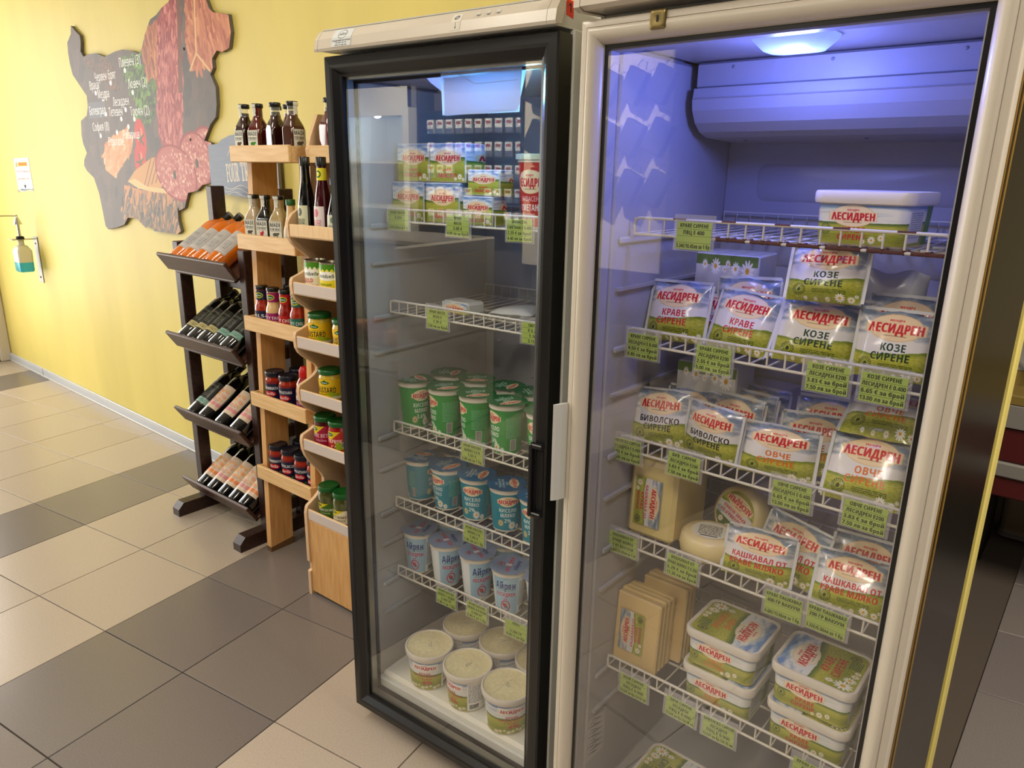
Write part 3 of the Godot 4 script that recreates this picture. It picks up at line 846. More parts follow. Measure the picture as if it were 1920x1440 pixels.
func materials():
	mat("wall_yellow", Color(0.915, 0.845, 0.47), 0.55, 0.0, tripl(noise_tex(0.012, Color(0.93, 0.93, 0.93), Color(1, 1, 1), 4, 5), V(0.5, 0.16, 0.5), true))
	mat("white_paint", Color(0.84, 0.83, 0.8), 0.7)
	mat("dark_wall", Color(0.3, 0.28, 0.33), 0.7)
	mat("cream_wall", Color(0.85, 0.78, 0.6), 0.7)
	mat("grout", Color(0.3, 0.26, 0.22), 0.9)
	var speck = noise_tex(0.35, Color(0.86, 0.86, 0.86), Color(1, 1, 1), 8, 3)
	for i in 3:
		mat("tile_beige%d" % i, [Color(0.75, 0.695, 0.635), Color(0.74, 0.685, 0.62), Color(0.76, 0.705, 0.645)][i], 0.24, 0.0, tripl(speck, V(2.5, 2.5, 2.5), true))
		mat("tile_gray%d" % i, [Color(0.5, 0.468, 0.45), Color(0.485, 0.452, 0.44), Color(0.515, 0.48, 0.455)][i], 0.24, 0.0, tripl(speck, V(2.5, 2.5, 2.5), true))
	mat("skirting", Color(0.75, 0.77, 0.8), 0.35)
	mat("black_plastic", Color(0.07, 0.07, 0.075), 0.38)
	mat("black_satin", Color(0.055, 0.055, 0.06), 0.3)
	mat("rubber", Color(0.03, 0.03, 0.03), 0.7)
	mat("white_enamel", Color(0.8, 0.8, 0.77), 0.3)
	mat("cream_enamel", Color(0.8, 0.765, 0.7), 0.28, 0.0, {"clearcoat_enabled": true, "clearcoat": 0.3})
	mat("liner", Color(0.67, 0.66, 0.64), 0.4)
	mat("pan_white", Color(0.88, 0.87, 0.82), 0.4)
	mat("liner_line", Color(0.52, 0.52, 0.5), 0.5)
	mat("side_dark", Color(0.07, 0.058, 0.02), 0.3)
	mat("side_edge", Color(0.55, 0.42, 0.16), 0.4)
	mat("chrome", Color(0.75, 0.75, 0.74), 0.22, 1.0)
	mat("steel", Color(0.6, 0.6, 0.58), 0.35, 1.0)
	mat("brass", Color(0.56, 0.5, 0.32), 0.35, 0.8)
	mat("wire_white", Color(0.82, 0.8, 0.74), 0.4)
	mat("rust", Color(0.32, 0.16, 0.09), 0.9)
	glass("pane", Color(1, 1, 1), 0.0)
	glass("clear_plastic", Color(0.9, 0.9, 0.92), 0.13, 0.06)
	glass("clear_glass", Color(0.92, 0.95, 0.9), 0.12, 0.02)
	mat("lip_plastic", Color(0.8, 0.75, 0.72), 0.25)
	mat("paper_white", Color(0.86, 0.88, 0.9), 0.6, 0.0, {"backlight_enabled": true, "backlight": Color(0.75, 0.82, 0.9)})
	mat("cup_white", Color(0.86, 0.84, 0.78), 0.35)
	mat("tub_white", Color(0.86, 0.83, 0.78), 0.35)
	mat("yogurt_film", Color(0.93, 0.88, 0.7), 0.4, 0.0, tripl(noise_tex(0.05, Color(0.9, 0.9, 0.88), Color(1, 1, 1), 21), V(6, 6, 6)))
	mat("cheese_slab", Color(0.88, 0.76, 0.5), 0.35, 0.0, {"clearcoat_enabled": true, "clearcoat": 0.5})
	mat("cheese", Color(0.9, 0.82, 0.54), 0.3, 0.0, {"subsurf_scatter_enabled": true, "subsurf_scatter_strength": 0.15, "clearcoat_enabled": true, "clearcoat": 0.7, "clearcoat_roughness": 0.1})
	mat("cheese_pale", Color(0.9, 0.82, 0.58), 0.35, 0.0, {"clearcoat_enabled": true, "clearcoat": 0.5})
	mat("film_back", Color(0.8, 0.8, 0.78), 0.25)
	wood("wine_wood", Color(0.13, 0.065, 0.05), Color(0.24, 0.14, 0.11), V(1, 9, 9), 0.4)
	wood("wine_board", Color(0.19, 0.11, 0.085), Color(0.32, 0.21, 0.17), V(1, 12, 12), 0.38)
	wood("ply", Color(0.83, 0.67, 0.44), Color(0.91, 0.77, 0.56), V(1.2, 10, 10), 0.45)
	wood("ply_up", Color(0.78, 0.57, 0.33), Color(0.88, 0.7, 0.46), V(10, 1.0, 10), 0.45)
	wood("ply_pale", Color(0.86, 0.71, 0.5), Color(0.92, 0.8, 0.62), V(14, 1.2, 14), 0.45)
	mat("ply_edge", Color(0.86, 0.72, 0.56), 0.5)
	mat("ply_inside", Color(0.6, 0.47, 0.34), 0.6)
	mat("scuff", Color(0.42, 0.3, 0.17), 0.8)
	mat("cap_black", Color(0.03, 0.03, 0.035), 0.3)
	mat("cap_navy", Color(0.04, 0.05, 0.12), 0.3)
	mat("cap_green", Color(0.03, 0.33, 0.1), 0.35)
	mat("cap_red", Color(0.72, 0.05, 0.06), 0.35)
	mat("cap_blue", Color(0.05, 0.15, 0.5), 0.4)
	mat("foil_gray", Color(0.55, 0.53, 0.5), 0.35, 0.5)
	for s in [["sauce_red", Color(0.34, 0.07, 0.035)], ["sauce_dark", Color(0.17, 0.055, 0.03)], ["sauce_brown", Color(0.26, 0.11, 0.04)], ["sauce_pale", Color(0.72, 0.64, 0.52)], ["sauce_herb", Color(0.68, 0.6, 0.42)], ["sauce_black", Color(0.05, 0.035, 0.03)], ["tomato", Color(0.6, 0.16, 0.06)], ["creamy", Color(0.85, 0.72, 0.5)], ["chili_red", Color(0.55, 0.08, 0.04)], ["mustard_body", Color(0.78, 0.66, 0.2)], ["beet_red", Color(0.28, 0.02, 0.05)], ["pepper_red", Color(0.6, 0.05, 0.04)], ["pickle", Color(0.26, 0.28, 0.07)], ["vinegar", Color(0.025, 0.02, 0.022)], ["pink_vinegar", Color(0.24, 0.02, 0.05)], ["wine_glass_green", Color(0.045, 0.05, 0.02)], ["wine_glass_black", Color(0.02, 0.022, 0.015)]]:
		mat(s[0], s[1], 0.12, 0.0, {"clearcoat_enabled": true, "clearcoat": 1.0, "clearcoat_roughness": 0.03})
	glass("rose_wine", Color(0.97, 0.52, 0.1), 0.66, 0.04)
	mat("tin", Color(0.7, 0.68, 0.6), 0.25, 0.9)
	mat("lamp_cover", Color(0.7, 0.78, 1.0), 0.3, 0.0, {"emission_enabled": true, "emission": Color(0.5, 0.6, 1.0), "emission_energy_multiplier": 1.0})
	mat("lamp_panel", Color(1, 1, 1), 0.5, 0.0, {"emission_enabled": true, "emission": Color(1.0, 0.93, 0.8), "emission_energy_multiplier": 4.0})
	mat("maroon", Color(0.3, 0.08, 0.07), 0.4)
	mat("counter_top", Color(0.5, 0.42, 0.2), 0.4)
	mat("counter_trim", Color(0.5, 0.48, 0.45), 0.4)
	mat("bin_white", Color(0.74, 0.68, 0.56), 0.45)
	mat("dark_panel", Color(0.06, 0.05, 0.05), 0.5)
	mat("meat", Color(0.55, 0.22, 0.18), 0.4)
	mat("meat_pale", Color(0.75, 0.55, 0.45), 0.4)
	mat("liquid_blue", Color(0.3, 0.78, 0.84), 0.15, 0.0, {"backlight_enabled": true, "backlight": Color(0.3, 0.8, 0.85)})
	mat("bottle_milky", Color(0.82, 0.8, 0.68), 0.35)
	mat("print_white", Color(0.93, 0.93, 0.92), 0.7)
	mat("bag_gray", Color(0.16, 0.16, 0.2), 0.7)
	mat("dark_dot", Color(0.02, 0.02, 0.02), 0.6)

# ---------------------------------------------------------------- the room
func room():
	var t = 0.39
	var ang = deg_to_rad(9.7)
	var ux = Vector2(cos(ang), -sin(ang))         # tile rows, in x and z
	var uz = Vector2(sin(ang), cos(ang))
	var o = Vector2(0.0000, 1.5594)
	var fl = struct("floor", bx(-3.3, -0.12, -4.2, 6.2, -0.007, 6.0), "grout")
	var shop = PackedVector2Array([Vector2(-3.08, 0.002), Vector2(3.3, 0.002), Vector2(3.3, 5.9), Vector2(-3.08, 5.9)])
	var side = PackedVector2Array([Vector2(3.3, -4.1), Vector2(6.1, -4.1), Vector2(6.1, 5.9), Vector2(3.3, 5.9)])
	var far = {"beige": G(), "gray": G()}
	for i in range(-14, 18):
		for j in range(-16, 14):
			var c = o + ux * (i * t) - uz * (j * t)
			var g = 0.0016
			var q = PackedVector2Array([c + ux * g - uz * g, c + ux * (t - g) - uz * g, c + ux * (t - g) - uz * (t - g), c + ux * g - uz * (t - g)])
			for reg in [shop, side]:
				for cut in Geometry2D.intersect_polygons(q, reg):
					var ctr = Vector2()
					for p in cut: ctr += p / cut.size()
					var gray = i in [-6, 0, 3, 4, 9, 10, -12] or ctr.x > 3.25
					var near = ctr.y < 2.3 and ctr.x < 3.9 and ctr.y > -2.2
					var top = PackedVector2Array()
					for p in cut: top.append(Vector2(p.x, -p.y))
					var s = G().prism(top, -0.01, 0.0, 0.001 if near else 0.0)
					s.move(Transform3D(Basis(V(1, 0, 0), V(0, 0, -1), V(0, 1, 0)), Vector3.ZERO))
					if not near:
						far["gray" if gray else "beige"].add(s)
						continue
					obj("floor_tile", s, "tile_%s%d" % ["gray" if gray else "beige", absi(i * 7 + j * 13) % 3], fl)
	for k in far: obj("distant_tiles", far[k], "tile_%s0" % k, fl).set_meta("kind", "stuff")
	# yellow wall along the back, other walls, ceiling
	struct("wall_back", bx(-3.25, 0, -0.075, 3.27, 3.0, 0.0, 0.003), "wall_yellow")
	var bl = struct("baseboard_back", bx(-3.09, 0.0, 0.0, 1.9, 0.062, 0.012, 0.003), "skirting")
	obj("cable_groove", bx(-3.09, 0.044, 0.012, 1.9, 0.05, 0.0135), "white_enamel", bl)
	obj("bottom_lip", bx(-3.09, 0.0, 0.012, 1.9, 0.012, 0.017, 0.002), "white_enamel", bl)
	obj("joint_clip", bx(-2.38, 0.0, 0.012, -2.365, 0.064, 0.016, 0.002), "white_enamel", bl)
	obj("joint_clip", bx(0.33, 0.0, 0.012, 0.345, 0.064, 0.016, 0.002), "white_enamel", bl)
	# left wall with its window opening; a pier stands out beside the corner
	struct("wall_left", bx(-3.25, 0, 0, -3.1, 0.3, 5.9), "white_paint")
	struct("wall_left_top", bx(-3.25, 2.65, 0, -3.1, 3.0, 5.9), "white_paint")
	struct("wall_left_pier", bx(-3.25, 0.3, 0, -3.1, 2.65, 0.34), "white_paint")
	struct("wall_left_far", bx(-3.25, 0.3, 2.9, -3.1, 2.65, 5.9), "white_paint")
	var wn = struct("window_1", bx(-3.2, 0.3, 0.34, -3.12, 0.36, 2.9, 0.01), "white_enamel")
	obj("window_frame", bx(-3.2, 2.58, 0.34, -3.12, 2.65, 2.9, 0.01), "white_enamel", wn)
	for z in [0.34, 1.58, 2.83]: obj("window_post", bx(-3.2, 0.36, z, -3.12, 2.58, z + 0.07, 0.01), "white_enamel", wn)
	obj("pane", bx(-3.165, 0.36, 0.41, -3.16, 2.58, 2.83), "pane", wn)
	var tr = struct("trim_1", bx(-3.1, 0, 0.0, -3.045, 3.0, 0.075, 0.008), "cream_enamel")
	obj("inner_bead", bx(-3.1, 0.0, 0.075, -3.075, 3.0, 0.2, 0.006), "white_enamel", tr)
	struct("ceiling", bx(-3.3, 3.0, -4.2, 6.2, 3.12, 6.0), "white_paint")
	struct("wall_right", bx(6.1, 0, -4.2, 6.25, 3.0, 6.0), "dark_wall")
	struct("wall_far_right", bx(3.0, 0, -4.3, 6.25, 3.0, -4.15), "cream_wall")
	struct("wall_passage", bx(3.0, 0, -4.15, 3.1, 3.0, -0.075), "dark_wall")
	# the wall behind the camera
	struct("wall_front", bx(-3.25, 0, 5.9, 6.25, 3.0, 6.02), "dark_wall")
	for i in CEIL.size():
		var p = CEIL[i]
		var l = thing("ceiling_light", "flat white ceiling light panel " + ["above the wine rack", "above the white framed refrigerator", "behind the small box rack", "above the maroon counter"][i], "ceiling light", V(p.x, 3.0, p.y))
		obj("frame", bx(-0.62, -0.045, -0.17, 0.62, 0.0, 0.17, 0.006), "white_enamel", l)
		obj("diffuser", bx(-0.59, -0.05, -0.14, 0.59, -0.045, 0.14), "lamp_panel", l)

# ---------------------------------------------------------------- refrigerators, in their own axes: x along the front, z out of it
func frame_rings(x0, x1, y0, y1, prof):
	var o = []
	for p in prof:
		var d = p[0]
		o.append(PackedVector3Array([V(x0 + d, y0 + d, p[1]), V(x1 - d, y0 + d, p[1]), V(x1 - d, y1 - d, p[1]), V(x0 + d, y1 - d, p[1])]))
	return o
# the four mitred sides of a frame, smooth across their moulding
func frame_sides(x0, x1, y0, y1, prof):
	var g = G()
	var R = frame_rings(x0, x1, y0, y1, prof)
	for s in 4:
		var rings = []
		for r in R: rings.append(PackedVector3Array([r[s], r[(s + 1) % 4]]))
		g.add(G().loft(rings, Rect2(0, 0, 1, 1), false, false))
	return g
func cabinet(f, w, yb, yt, depth, side_m, ceil_y):
	var c = G()
	c.add(bx(0.008, yb, -depth, w - 0.008, yb + 0.07, -0.052, 0.004))
	c.add(bx(0.008, yt - 0.03, -depth, w - 0.008, yt, -0.052, 0.004))
	c.add(bx(0.008, yb, -depth, w - 0.008, yt, -depth + 0.03, 0.004))
	obj("cabinet", c, "white_enamel", f)
	obj("side_panel", bx(0.0, yb, -depth, 0.012, yt, -0.05, 0.003), "white_enamel", f)
	var sp = obj("side_panel", bx(w - 0.012, yb, -depth, w, yt, -0.05, 0.003), side_m, f)
	if side_m == "side_dark":
		obj("corner_strip", bx(w - 0.002, yb, -0.073, w + 0.001, yt, -0.062), "side_edge", sp)
		obj("door_edge_strip", bx(w - 0.003, yb, -0.045, w + 0.0005, yt - 0.02, -0.0405), "side_edge", sp)
	var li = G()
	li.add(bx(0.012, yb + 0.06, -depth + 0.03, 0.042, yt - 0.05, -0.055, 0.006))
	li.add(bx(w - 0.042, yb + 0.06, -depth + 0.03, w - 0.012, yt - 0.05, -0.055, 0.006))
	li.add(bx(0.04, yb + 0.06, -depth + 0.03, w - 0.04, yt - 0.05, -depth + 0.09, 0.004))
	li.add(bx(0.04, ceil_y, -depth + 0.03, w - 0.04, yt - 0.03, -0.06, 0.004))
	return li
func wire_shelf(f, w, y, zf, zb, rusty = false):
	var s = G()
	var x0 = 0.052
	var x1 = w - 0.052
	var b = y - 0.028
	s.add(G().tube([V(x0, b, zf), V(x0, y - 0.008, zf), V(x0 + 0.003, y - 0.002, zf), V(x0 + 0.01, y, zf), V(x1 - 0.01, y, zf), V(x1 - 0.003, y - 0.002, zf), V(x1, y - 0.008, zf), V(x1, b, zf)], 0.0028, 6))
	s.add(G().tube([V(x0, b, zf), V(x1, b, zf)], 0.0026, 6))
	for z in [zb, zb * 0.5 + zf * 0.5, zf - 0.1]: s.add(G().tube([V(0.043, b - 0.004, z), V(w - 0.043, b - 0.004, z)], 0.0026, 6))
	s.add(G().tube([V(x0, y, zb), V(x1, y, zb)], 0.0022, 5))
	var wr = obj("wire_shelf", s, "wire_white", f)
	var v = G()
	var n = 17
	for i in range(0, n + 1):
		var x = x0 + (x1 - x0) * i / n
		v.add(G().tube([V(x, b, zf - 0.0), V(x, y, zf)], 0.0018, 5))
		v.add(G().tube([V(x, b, zf), V(x, b, zb), V(x, y, zb)], 0.0017, 5))
	obj("cross_wires", v, "wire_white", wr)
	if rusty:
		var r = G()
		for i in range(3, n):
			var x = x0 + (x1 - x0) * i / n
			r.add(G().tube([V(x, b + 0.004, zf + 0.0003), V(x, b - 0.0005, zf + 0.0003), V(x, b, zf - 0.03)], 0.0031, 6))
			if i % 3 == 0: r.add(G().tube([V(x - 0.012, y + 0.0002, zf), V(x + 0.012, y + 0.0002, zf)], 0.0029, 6))
			if i % 2 == 0: r.add(G().tube([V(x - 0.02, b, zf), V(x + 0.03, b, zf)], 0.0031, 6))
		obj("rust_spots", r, "rust", wr)
func runner(f, w, y, zb):
	for x in [0.042, w - 0.049]:
		obj("shelf_runner", bx(x, y - 0.045, zb, x + 0.007, y - 0.033, -0.075, 0.003), "liner", f)
		obj("liner_rib", bx(x, y - 0.128, zb, x + 0.007, y - 0.122, -0.075), "liner", f)
func feet(f, w, depth, y):
	for x in [0.06, w - 0.06]:
		for z in [-0.09, -depth + 0.06]:
			obj("foot", G().lathe([Vector2(0, 0.0), Vector2(0.019, 0.0), Vector2(0.021, 0.004), Vector2(0.021, 0.012), Vector2(0.008, 0.016), Vector2(0.008, y)], 12).move(V(x, 0, z)), "rubber", f)

func fridge_one():
	var w = F1.w
	var f = thing("glass_door_refrigerator", "refrigerator with black framed glass door holding yogurt cups and butter", "refrigerator", F1.o, F1.a)
	var li = cabinet(f, w, 0.055, 1.69, 0.60, "white_enamel", 1.64)
	obj("liner", li, "liner", f)
	obj("floor_pan", bx(0.042, 0.11, -0.51, w - 0.042, 0.14, -0.062, 0.008), "pan_white", f)
	feet(f, w, 0.6, 0.056)
	for i in 4: obj("stud", G().lathe([Vector2(0.006, 0), Vector2(0.005, 0.004), Vector2(0, 0.005)], 10).move(Transform3D(Basis(Vector3.RIGHT, PI / 2), V(0.09, 1.06 - i * 0.07, -0.51))), "liner", f)
	for y in [0.97, 1.2]: obj("embossed_panel", bx(0.2, y - 0.07, -0.515, 0.5, y + 0.03, -0.506, 0.005), "liner", f)
	for y in [1.366, 1.151, 0.845, 0.637, 0.436]:
		wire_shelf(f, w, y, -0.125, -0.495)
		runner(f, w, y, -0.5)
	# door
	var d = obj("door_frame", G().loft(frame_rings(0, w, 0.0508, 1.6807, [[0.001, -0.045], [0.0, -0.004], [0.003, 0.0], [0.018, 0.001], [0.024, 0.0], [0.036, -0.011], [0.041, -0.013], [0.0412, -0.044], [0.001, -0.045]]), Rect2(0, 0, 1, 1), true), "black_satin", f)
	obj("gasket", G().loft(frame_rings(0.006, w - 0.006, 0.06, 1.67, [[0.0, -0.052], [0.0, -0.045], [0.04, -0.045], [0.04, -0.052]]), Rect2(0, 0, 1, 1), true), "rubber", d)
	obj("spacer", G().loft(frame_rings(0.04, w - 0.04, 0.0908, 1.6407, [[0.0, -0.0225], [0.006, -0.0225], [0.006, -0.04]]), Rect2(0, 0, 1, 1), true), "steel", d)
	obj("glass", bx(0.04, 0.09, -0.021, w - 0.04, 1.641, -0.018), "pane", f)
	var h = obj("door_handle", bx(0.562, 0.79, 0.0, 0.57, 0.945, 0.016, 0.002).add(bx(0.562, 0.935, 0.0, 0.592, 0.945, 0.014, 0.002)).add(bx(0.562, 0.79, 0.0, 0.592, 0.8, 0.014, 0.002)), "black_plastic", f)
	obj("grip_recess", bx(0.572, 0.805, 0.0004, 0.589, 0.93, 0.002), "rubber", h)
	# canopy
	var pr = [Vector2(-0.1, 1.69), Vector2(0.018, 1.687), Vector2(0.02, 1.692), Vector2(0.016, 1.71), Vector2(0.004, 1.726), Vector2(-0.004, 1.7295), Vector2(-0.6, 1.735), Vector2(-0.6, 1.69)]
	obj("canopy", profile_x(pr, 0.012, w - 0.004), "white_enamel", f)
	var cf = G()
	var curve = [Vector2(0.0186, 1.6868), Vector2(0.0206, 1.692), Vector2(0.0166, 1.7102), Vector2(0.0046, 1.7264), Vector2(-0.004, 1.7300)]
	for seg in [[-0.004, 0.006], [0.007, w - 0.0125], [w - 0.0115, w + 0.006]]: cf.add(profile_x(curve + [Vector2(-0.01, 1.72), Vector2(0.0, 1.69)], seg[0], seg[1]))
	obj("canopy_front", cf, "cream_enamel", f)
	obj("seam", profile_x([Vector2(-0.003, 1.7304), Vector2(-0.003, 1.7326), Vector2(-0.02, 1.7326), Vector2(-0.02, 1.7304)], -0.002, w + 0.004), "white_enamel", f)
	var st = G()
	for q in [[1.6925, 0.0211, 1.7102, 0.0171, 0.47, 0.53], [1.7102, 0.0171, 1.7262, 0.0052, 0.0, 0.47]]:
		st.quad(V(0.05, q[0], q[1]), V(0.108, q[0], q[1]), V(0.108, q[2], q[3]), V(0.05, q[2], q[3]), Rect2(A.ice_sticker.position + Vector2(0, A.ice_sticker.size.y * q[4]), A.ice_sticker.size * Vector2(1, q[5])))
	obj("sticker", st, "print_paper", f)
	st = G()
	st.quad(V(0.372, 1.695, 0.0204), V(0.394, 1.695, 0.0204), V(0.394, 1.7102, 0.0171), V(0.372, 1.7102, 0.0171), Rect2(A.gauge.position + A.gauge.size * Vector2(0, 0.5), A.gauge.size * Vector2(1, 0.5)))
	st.quad(V(0.372, 1.7102, 0.0171), V(0.394, 1.7102, 0.0171), V(0.394, 1.7235, 0.0073), V(0.372, 1.7235, 0.0073), Rect2(A.gauge.position, A.gauge.size * Vector2(1, 0.5)))
	obj("thermometer_mark", st, "print_paper", f)
	for i in 3: obj("indicator_lamp", G().lathe([Vector2(0.0045, 0), Vector2(0.0045, 0.002), Vector2(0, 0.003)], 12).move(Transform3D(Basis(Vector3.RIGHT, 0.75), V(0.432 + i * 0.022, 1.718, 0.0112))), "white_enamel", f)
	st = G()
	st.quad(V(w - 0.0035, 1.708, -0.027), V(w - 0.0035, 1.705, -0.05), V(w - 0.0035, 1.732, -0.05), V(w - 0.0035, 1.733, -0.027), A.red_sticker)
	obj("red_sticker", st, "print_paper", f)
	# lamp in the roof of the cabinet
	obj("lamp", G().loft([rr(0.095, 0.045, 0.03, 0, 5), rr(0.085, 0.04, 0.03, 0.012, 5), rr(0.06, 0.025, 0.02, 0.03, 5), rr(0.001, 0.001, 0.0005, 0.03, 5)]).move(Transform3D(Basis(Vector3.RIGHT, PI), V(0.3, 1.639, -0.12))), "lamp_cover", f)
	lamp(F1, V(0.3, 1.595, -0.12), 0.017)
	var al = AreaLight3D.new()
	al.name = "paper_side_lamp_light"
	al.area_size = Vector2(0.17, 0.05)
	al.light_color = Color(0.5, 0.85, 0.98)
	al.light_energy = 0.3
	al.area_normalize_energy = true
	al.shadow_enabled = true
	add_child(al)
	al.look_at_from_position(fw(F1, V(0.385, 1.618, -0.11)), fw(F1, V(0.385, 1.6, 0.0)))
	# papers taped inside the door glass
	var pp = [[[0.296, 1.558], [0.484, 1.5585], [0.488, 1.6405], [0.292, 1.6405]], [[0.303, 1.557], [0.479, 1.562], [0.497, 1.632], [0.3, 1.626]]]
	for i in 2:
		var o = thing("taped_paper", ["front sheet of two pale papers taped high inside black framed glass door", "rear sheet of two pale papers taped inside black framed door, sticking out right"][i], "paper", fw(F1, V(0.39, 1.6, -0.0435 - i * 0.0015)), F1.a, "papers taped inside the black framed door")
		var q = PackedVector2Array()
		for p in pp[i]: q.append(Vector2(p[0] - 0.39, p[1] - 1.6))
		obj("sheet", G().prism(q, -0.0004, 0.0), "paper_white", o)
		if i == 0:
			obj("sleeve_edge", G().tube([V(-0.06, 0.035, 0.0005), V(-0.01, 0.012, 0.001), V(0.09, 0.014, 0.0005)], 0.0006, 4), "white_enamel", o)

func profile_x(p, x0, x1):
	# p holds (z, y) pairs, pushed along x
	var q = PackedVector2Array()
	for a in p: q.append(Vector2(-a.x, a.y))
	return G().prism(q, x0, x1).move(Transform3D(Basis(V(0, 0, -1), V(0, 1, 0), V(1, 0, 0)), Vector3.ZERO))
func lamp(F, p, e):
	var l = OmniLight3D.new()
	l.name = numbered("cabinet_lamp_light")
	l.light_color = Color(0.42, 0.48, 1.0)
	l.light_energy = e
	l.light_size = 0.03
	l.omni_range = 6.0
	l.omni_attenuation = 2.0
	l.shadow_enabled = true
	add_child(l)
	l.position = fw(F, p)

func fridge_two():
	var w = F2.w
	var f = thing("glass_door_refrigerator", "refrigerator with cream framed glass door full of cheese packs", "refrigerator", F2.o, F2.a)
	var li = cabinet(f, w, 0.055, 1.7, 0.58, "side_dark", 1.652)
	obj("liner", li, "liner", f)
	obj("floor_pan", bx(0.042, 0.11, -0.49, w - 0.042, 0.14, -0.062, 0.008), "liner", f)
	feet(f, w, 0.58, 0.056)
	for y in [1.379, 1.182, 0.973, 0.775, 0.484]:
		wire_shelf(f, w, y, -0.112, -0.475, y > 1.3)
		runner(f, w, y, -0.48)
	# cooling unit cover under the roof
	var pr = [Vector2(-0.285, 1.612), Vector2(-0.285, 1.608), Vector2(-0.29, 1.606), Vector2(-0.275, 1.604), Vector2(-0.272, 1.588), Vector2(-0.27, 1.585), Vector2(-0.274, 1.566), Vector2(-0.288, 1.545), Vector2(-0.31, 1.53), Vector2(-0.34, 1.522), Vector2(-0.49, 1.516), Vector2(-0.49, 1.65), Vector2(-0.295, 1.65), Vector2(-0.285, 1.645)]
	var ev = obj("cooler_cover", profile_x(pr, 0.062, w - 0.05), "liner", f)
	obj("ridge", profile_x([Vector2(-0.271, 1.5875), Vector2(-0.268, 1.586), Vector2(-0.271, 1.584)], 0.064, w - 0.052), "liner", ev)
	for q in [[0.13, 1.638, -0.286], [0.3, 1.638, -0.286], [0.49, 1.638, -0.286], [0.12, 1.5195, -0.39], [0.34, 1.5195, -0.39]]:
		obj("screw", G().lathe([Vector2(0.0038, 0), Vector2(0.003, 0.0015), Vector2(0, 0.002)], 10).move(Transform3D(Basis(Vector3.RIGHT, PI / 2 if q[1] > 1.6 else PI), V(q[0], q[1], q[2]))), "liner_line", ev)
	for y in [1.44, 1.31, 1.07, 0.88]:
		obj("embossed_panel", G().loft([rr(0.2, 0.038, 0.02, 0), rr(0.19, 0.03, 0.016, 0.006), rr(0.001, 0.001, 0.0005, 0.0062)]).move(Transform3D(Basis(Vector3.RIGHT, PI / 2), V(0.31, y, -0.491))), "liner", f)
	var nt = G()
	nt.quad(V(0.0425, 0.23, -0.13), V(0.0425, 0.23, -0.06), V(0.0425, 0.34, -0.06), V(0.0425, 0.34, -0.13), A.inner_notice)
	obj("inner_notice", nt, "print_paper", f)
	# door
	var d = obj("door_frame", frame_sides(0, w, 0.0508, 1.682, [[0.001, -0.04], [0.0, -0.003], [0.0008, -0.0008], [0.0025, 0.0], [0.0106, 0.0005], [0.011, -0.0012], [0.0114, 0.0005], [0.0135, 0.0026], [0.017, 0.0036], [0.0205, 0.0034], [0.024, 0.0022], [0.0275, -0.0002], [0.0305, -0.0036], [0.033, -0.008], [0.0345, -0.0125], [0.0352, -0.017], [0.0353, -0.026]]), "cream_enamel", f)
	obj("gasket", G().loft(frame_rings(0.006, w - 0.006, 0.06, 1.67, [[0.0, -0.052], [0.0, -0.04], [0.028, -0.04], [0.029, -0.052]]), Rect2(0, 0, 1, 1), true), "rubber", d)
	obj("black_border", G().loft(frame_rings(0.035, w - 0.035, 0.0858, 1.647, [[0.0, -0.0165], [0.0065, -0.0165], [0.0065, -0.0168]]), Rect2(0, 0, 1, 1), true), "black_satin", d)
	obj("spacer", G().loft(frame_rings(0.035, w - 0.035, 0.0858, 1.647, [[0.0, -0.0215], [0.009, -0.0215], [0.009, -0.045], [0.0, -0.045]]), Rect2(0, 0, 1, 1), true), "liner", d)
	obj("glass", bx(0.036, 0.087, -0.02, w - 0.036, 1.646, -0.017), "pane", f)
	obj("door_handle", profile_y([Vector2(0.004, 0.001), Vector2(0.0005, 0.014), Vector2(-0.005, 0.025), Vector2(-0.009, 0.029), Vector2(-0.0105, 0.027), Vector2(-0.006, 0.012), Vector2(-0.001, 0.0)], 0.865, 1.052), "white_enamel", f)
	var lk = obj("lock", G().loft([rr(0.0135, 0.0135, 0.004, 0), rr(0.0135, 0.0135, 0.004, 0.003), rr(0.0115, 0.0115, 0.004, 0.005), rr(0.009, 0.009, 0.005, 0.0055), rr(0.001, 0.001, 0.0005, 0.004)]).move(Transform3D(Basis(Vector3.RIGHT, PI / 2), V(0.138, 1.670, 0.001))), "brass", f)
	obj("keyhole", bx(0.1365, 1.666, 0.0055, 0.1395, 1.675, 0.0062), "dark_dot", lk)
	# canopy
	obj("canopy", profile_x([Vector2(-0.1, 1.7), Vector2(0.012, 1.694), Vector2(0.024, 1.698), Vector2(0.022, 1.72), Vector2(0.008, 1.76), Vector2(-0.01, 1.775), Vector2(-0.58, 1.775), Vector2(-0.58, 1.7)], 0.012, w - 0.0), "cream_enamel", f)
	obj("end_cap", profile_x([Vector2(-0.1, 1.698), Vector2(0.0122, 1.692), Vector2(0.0244, 1.697), Vector2(0.0224, 1.7202), Vector2(0.0084, 1.761), Vector2(-0.01, 1.776), Vector2(-0.1, 1.776)], 0.0, 0.011), "cream_enamel", f)
	var st = G()
	st.quad(V(0.045, 1.706, 0.0239), V(0.125, 1.706, 0.0239), V(0.125, 1.719, 0.0226), V(0.045, 1.719, 0.0226), A.canopy_word)
	obj("brand_word", st, "print_plastic", f)
	# lamp
	obj("lamp", G().loft([rr(0.058, 0.05, 0.03, 0, 5), rr(0.055, 0.047, 0.03, 0.007, 5), rr(0.04, 0.034, 0.02, 0.021, 5), rr(0.001, 0.001, 0.0005, 0.022, 5)]).move(Transform3D(Basis(Vector3.RIGHT, PI), V(0.295, 1.651, -0.125))), "lamp_cover", f)
	lamp(F2, V(0.295, 1.605, -0.125), 0.1)
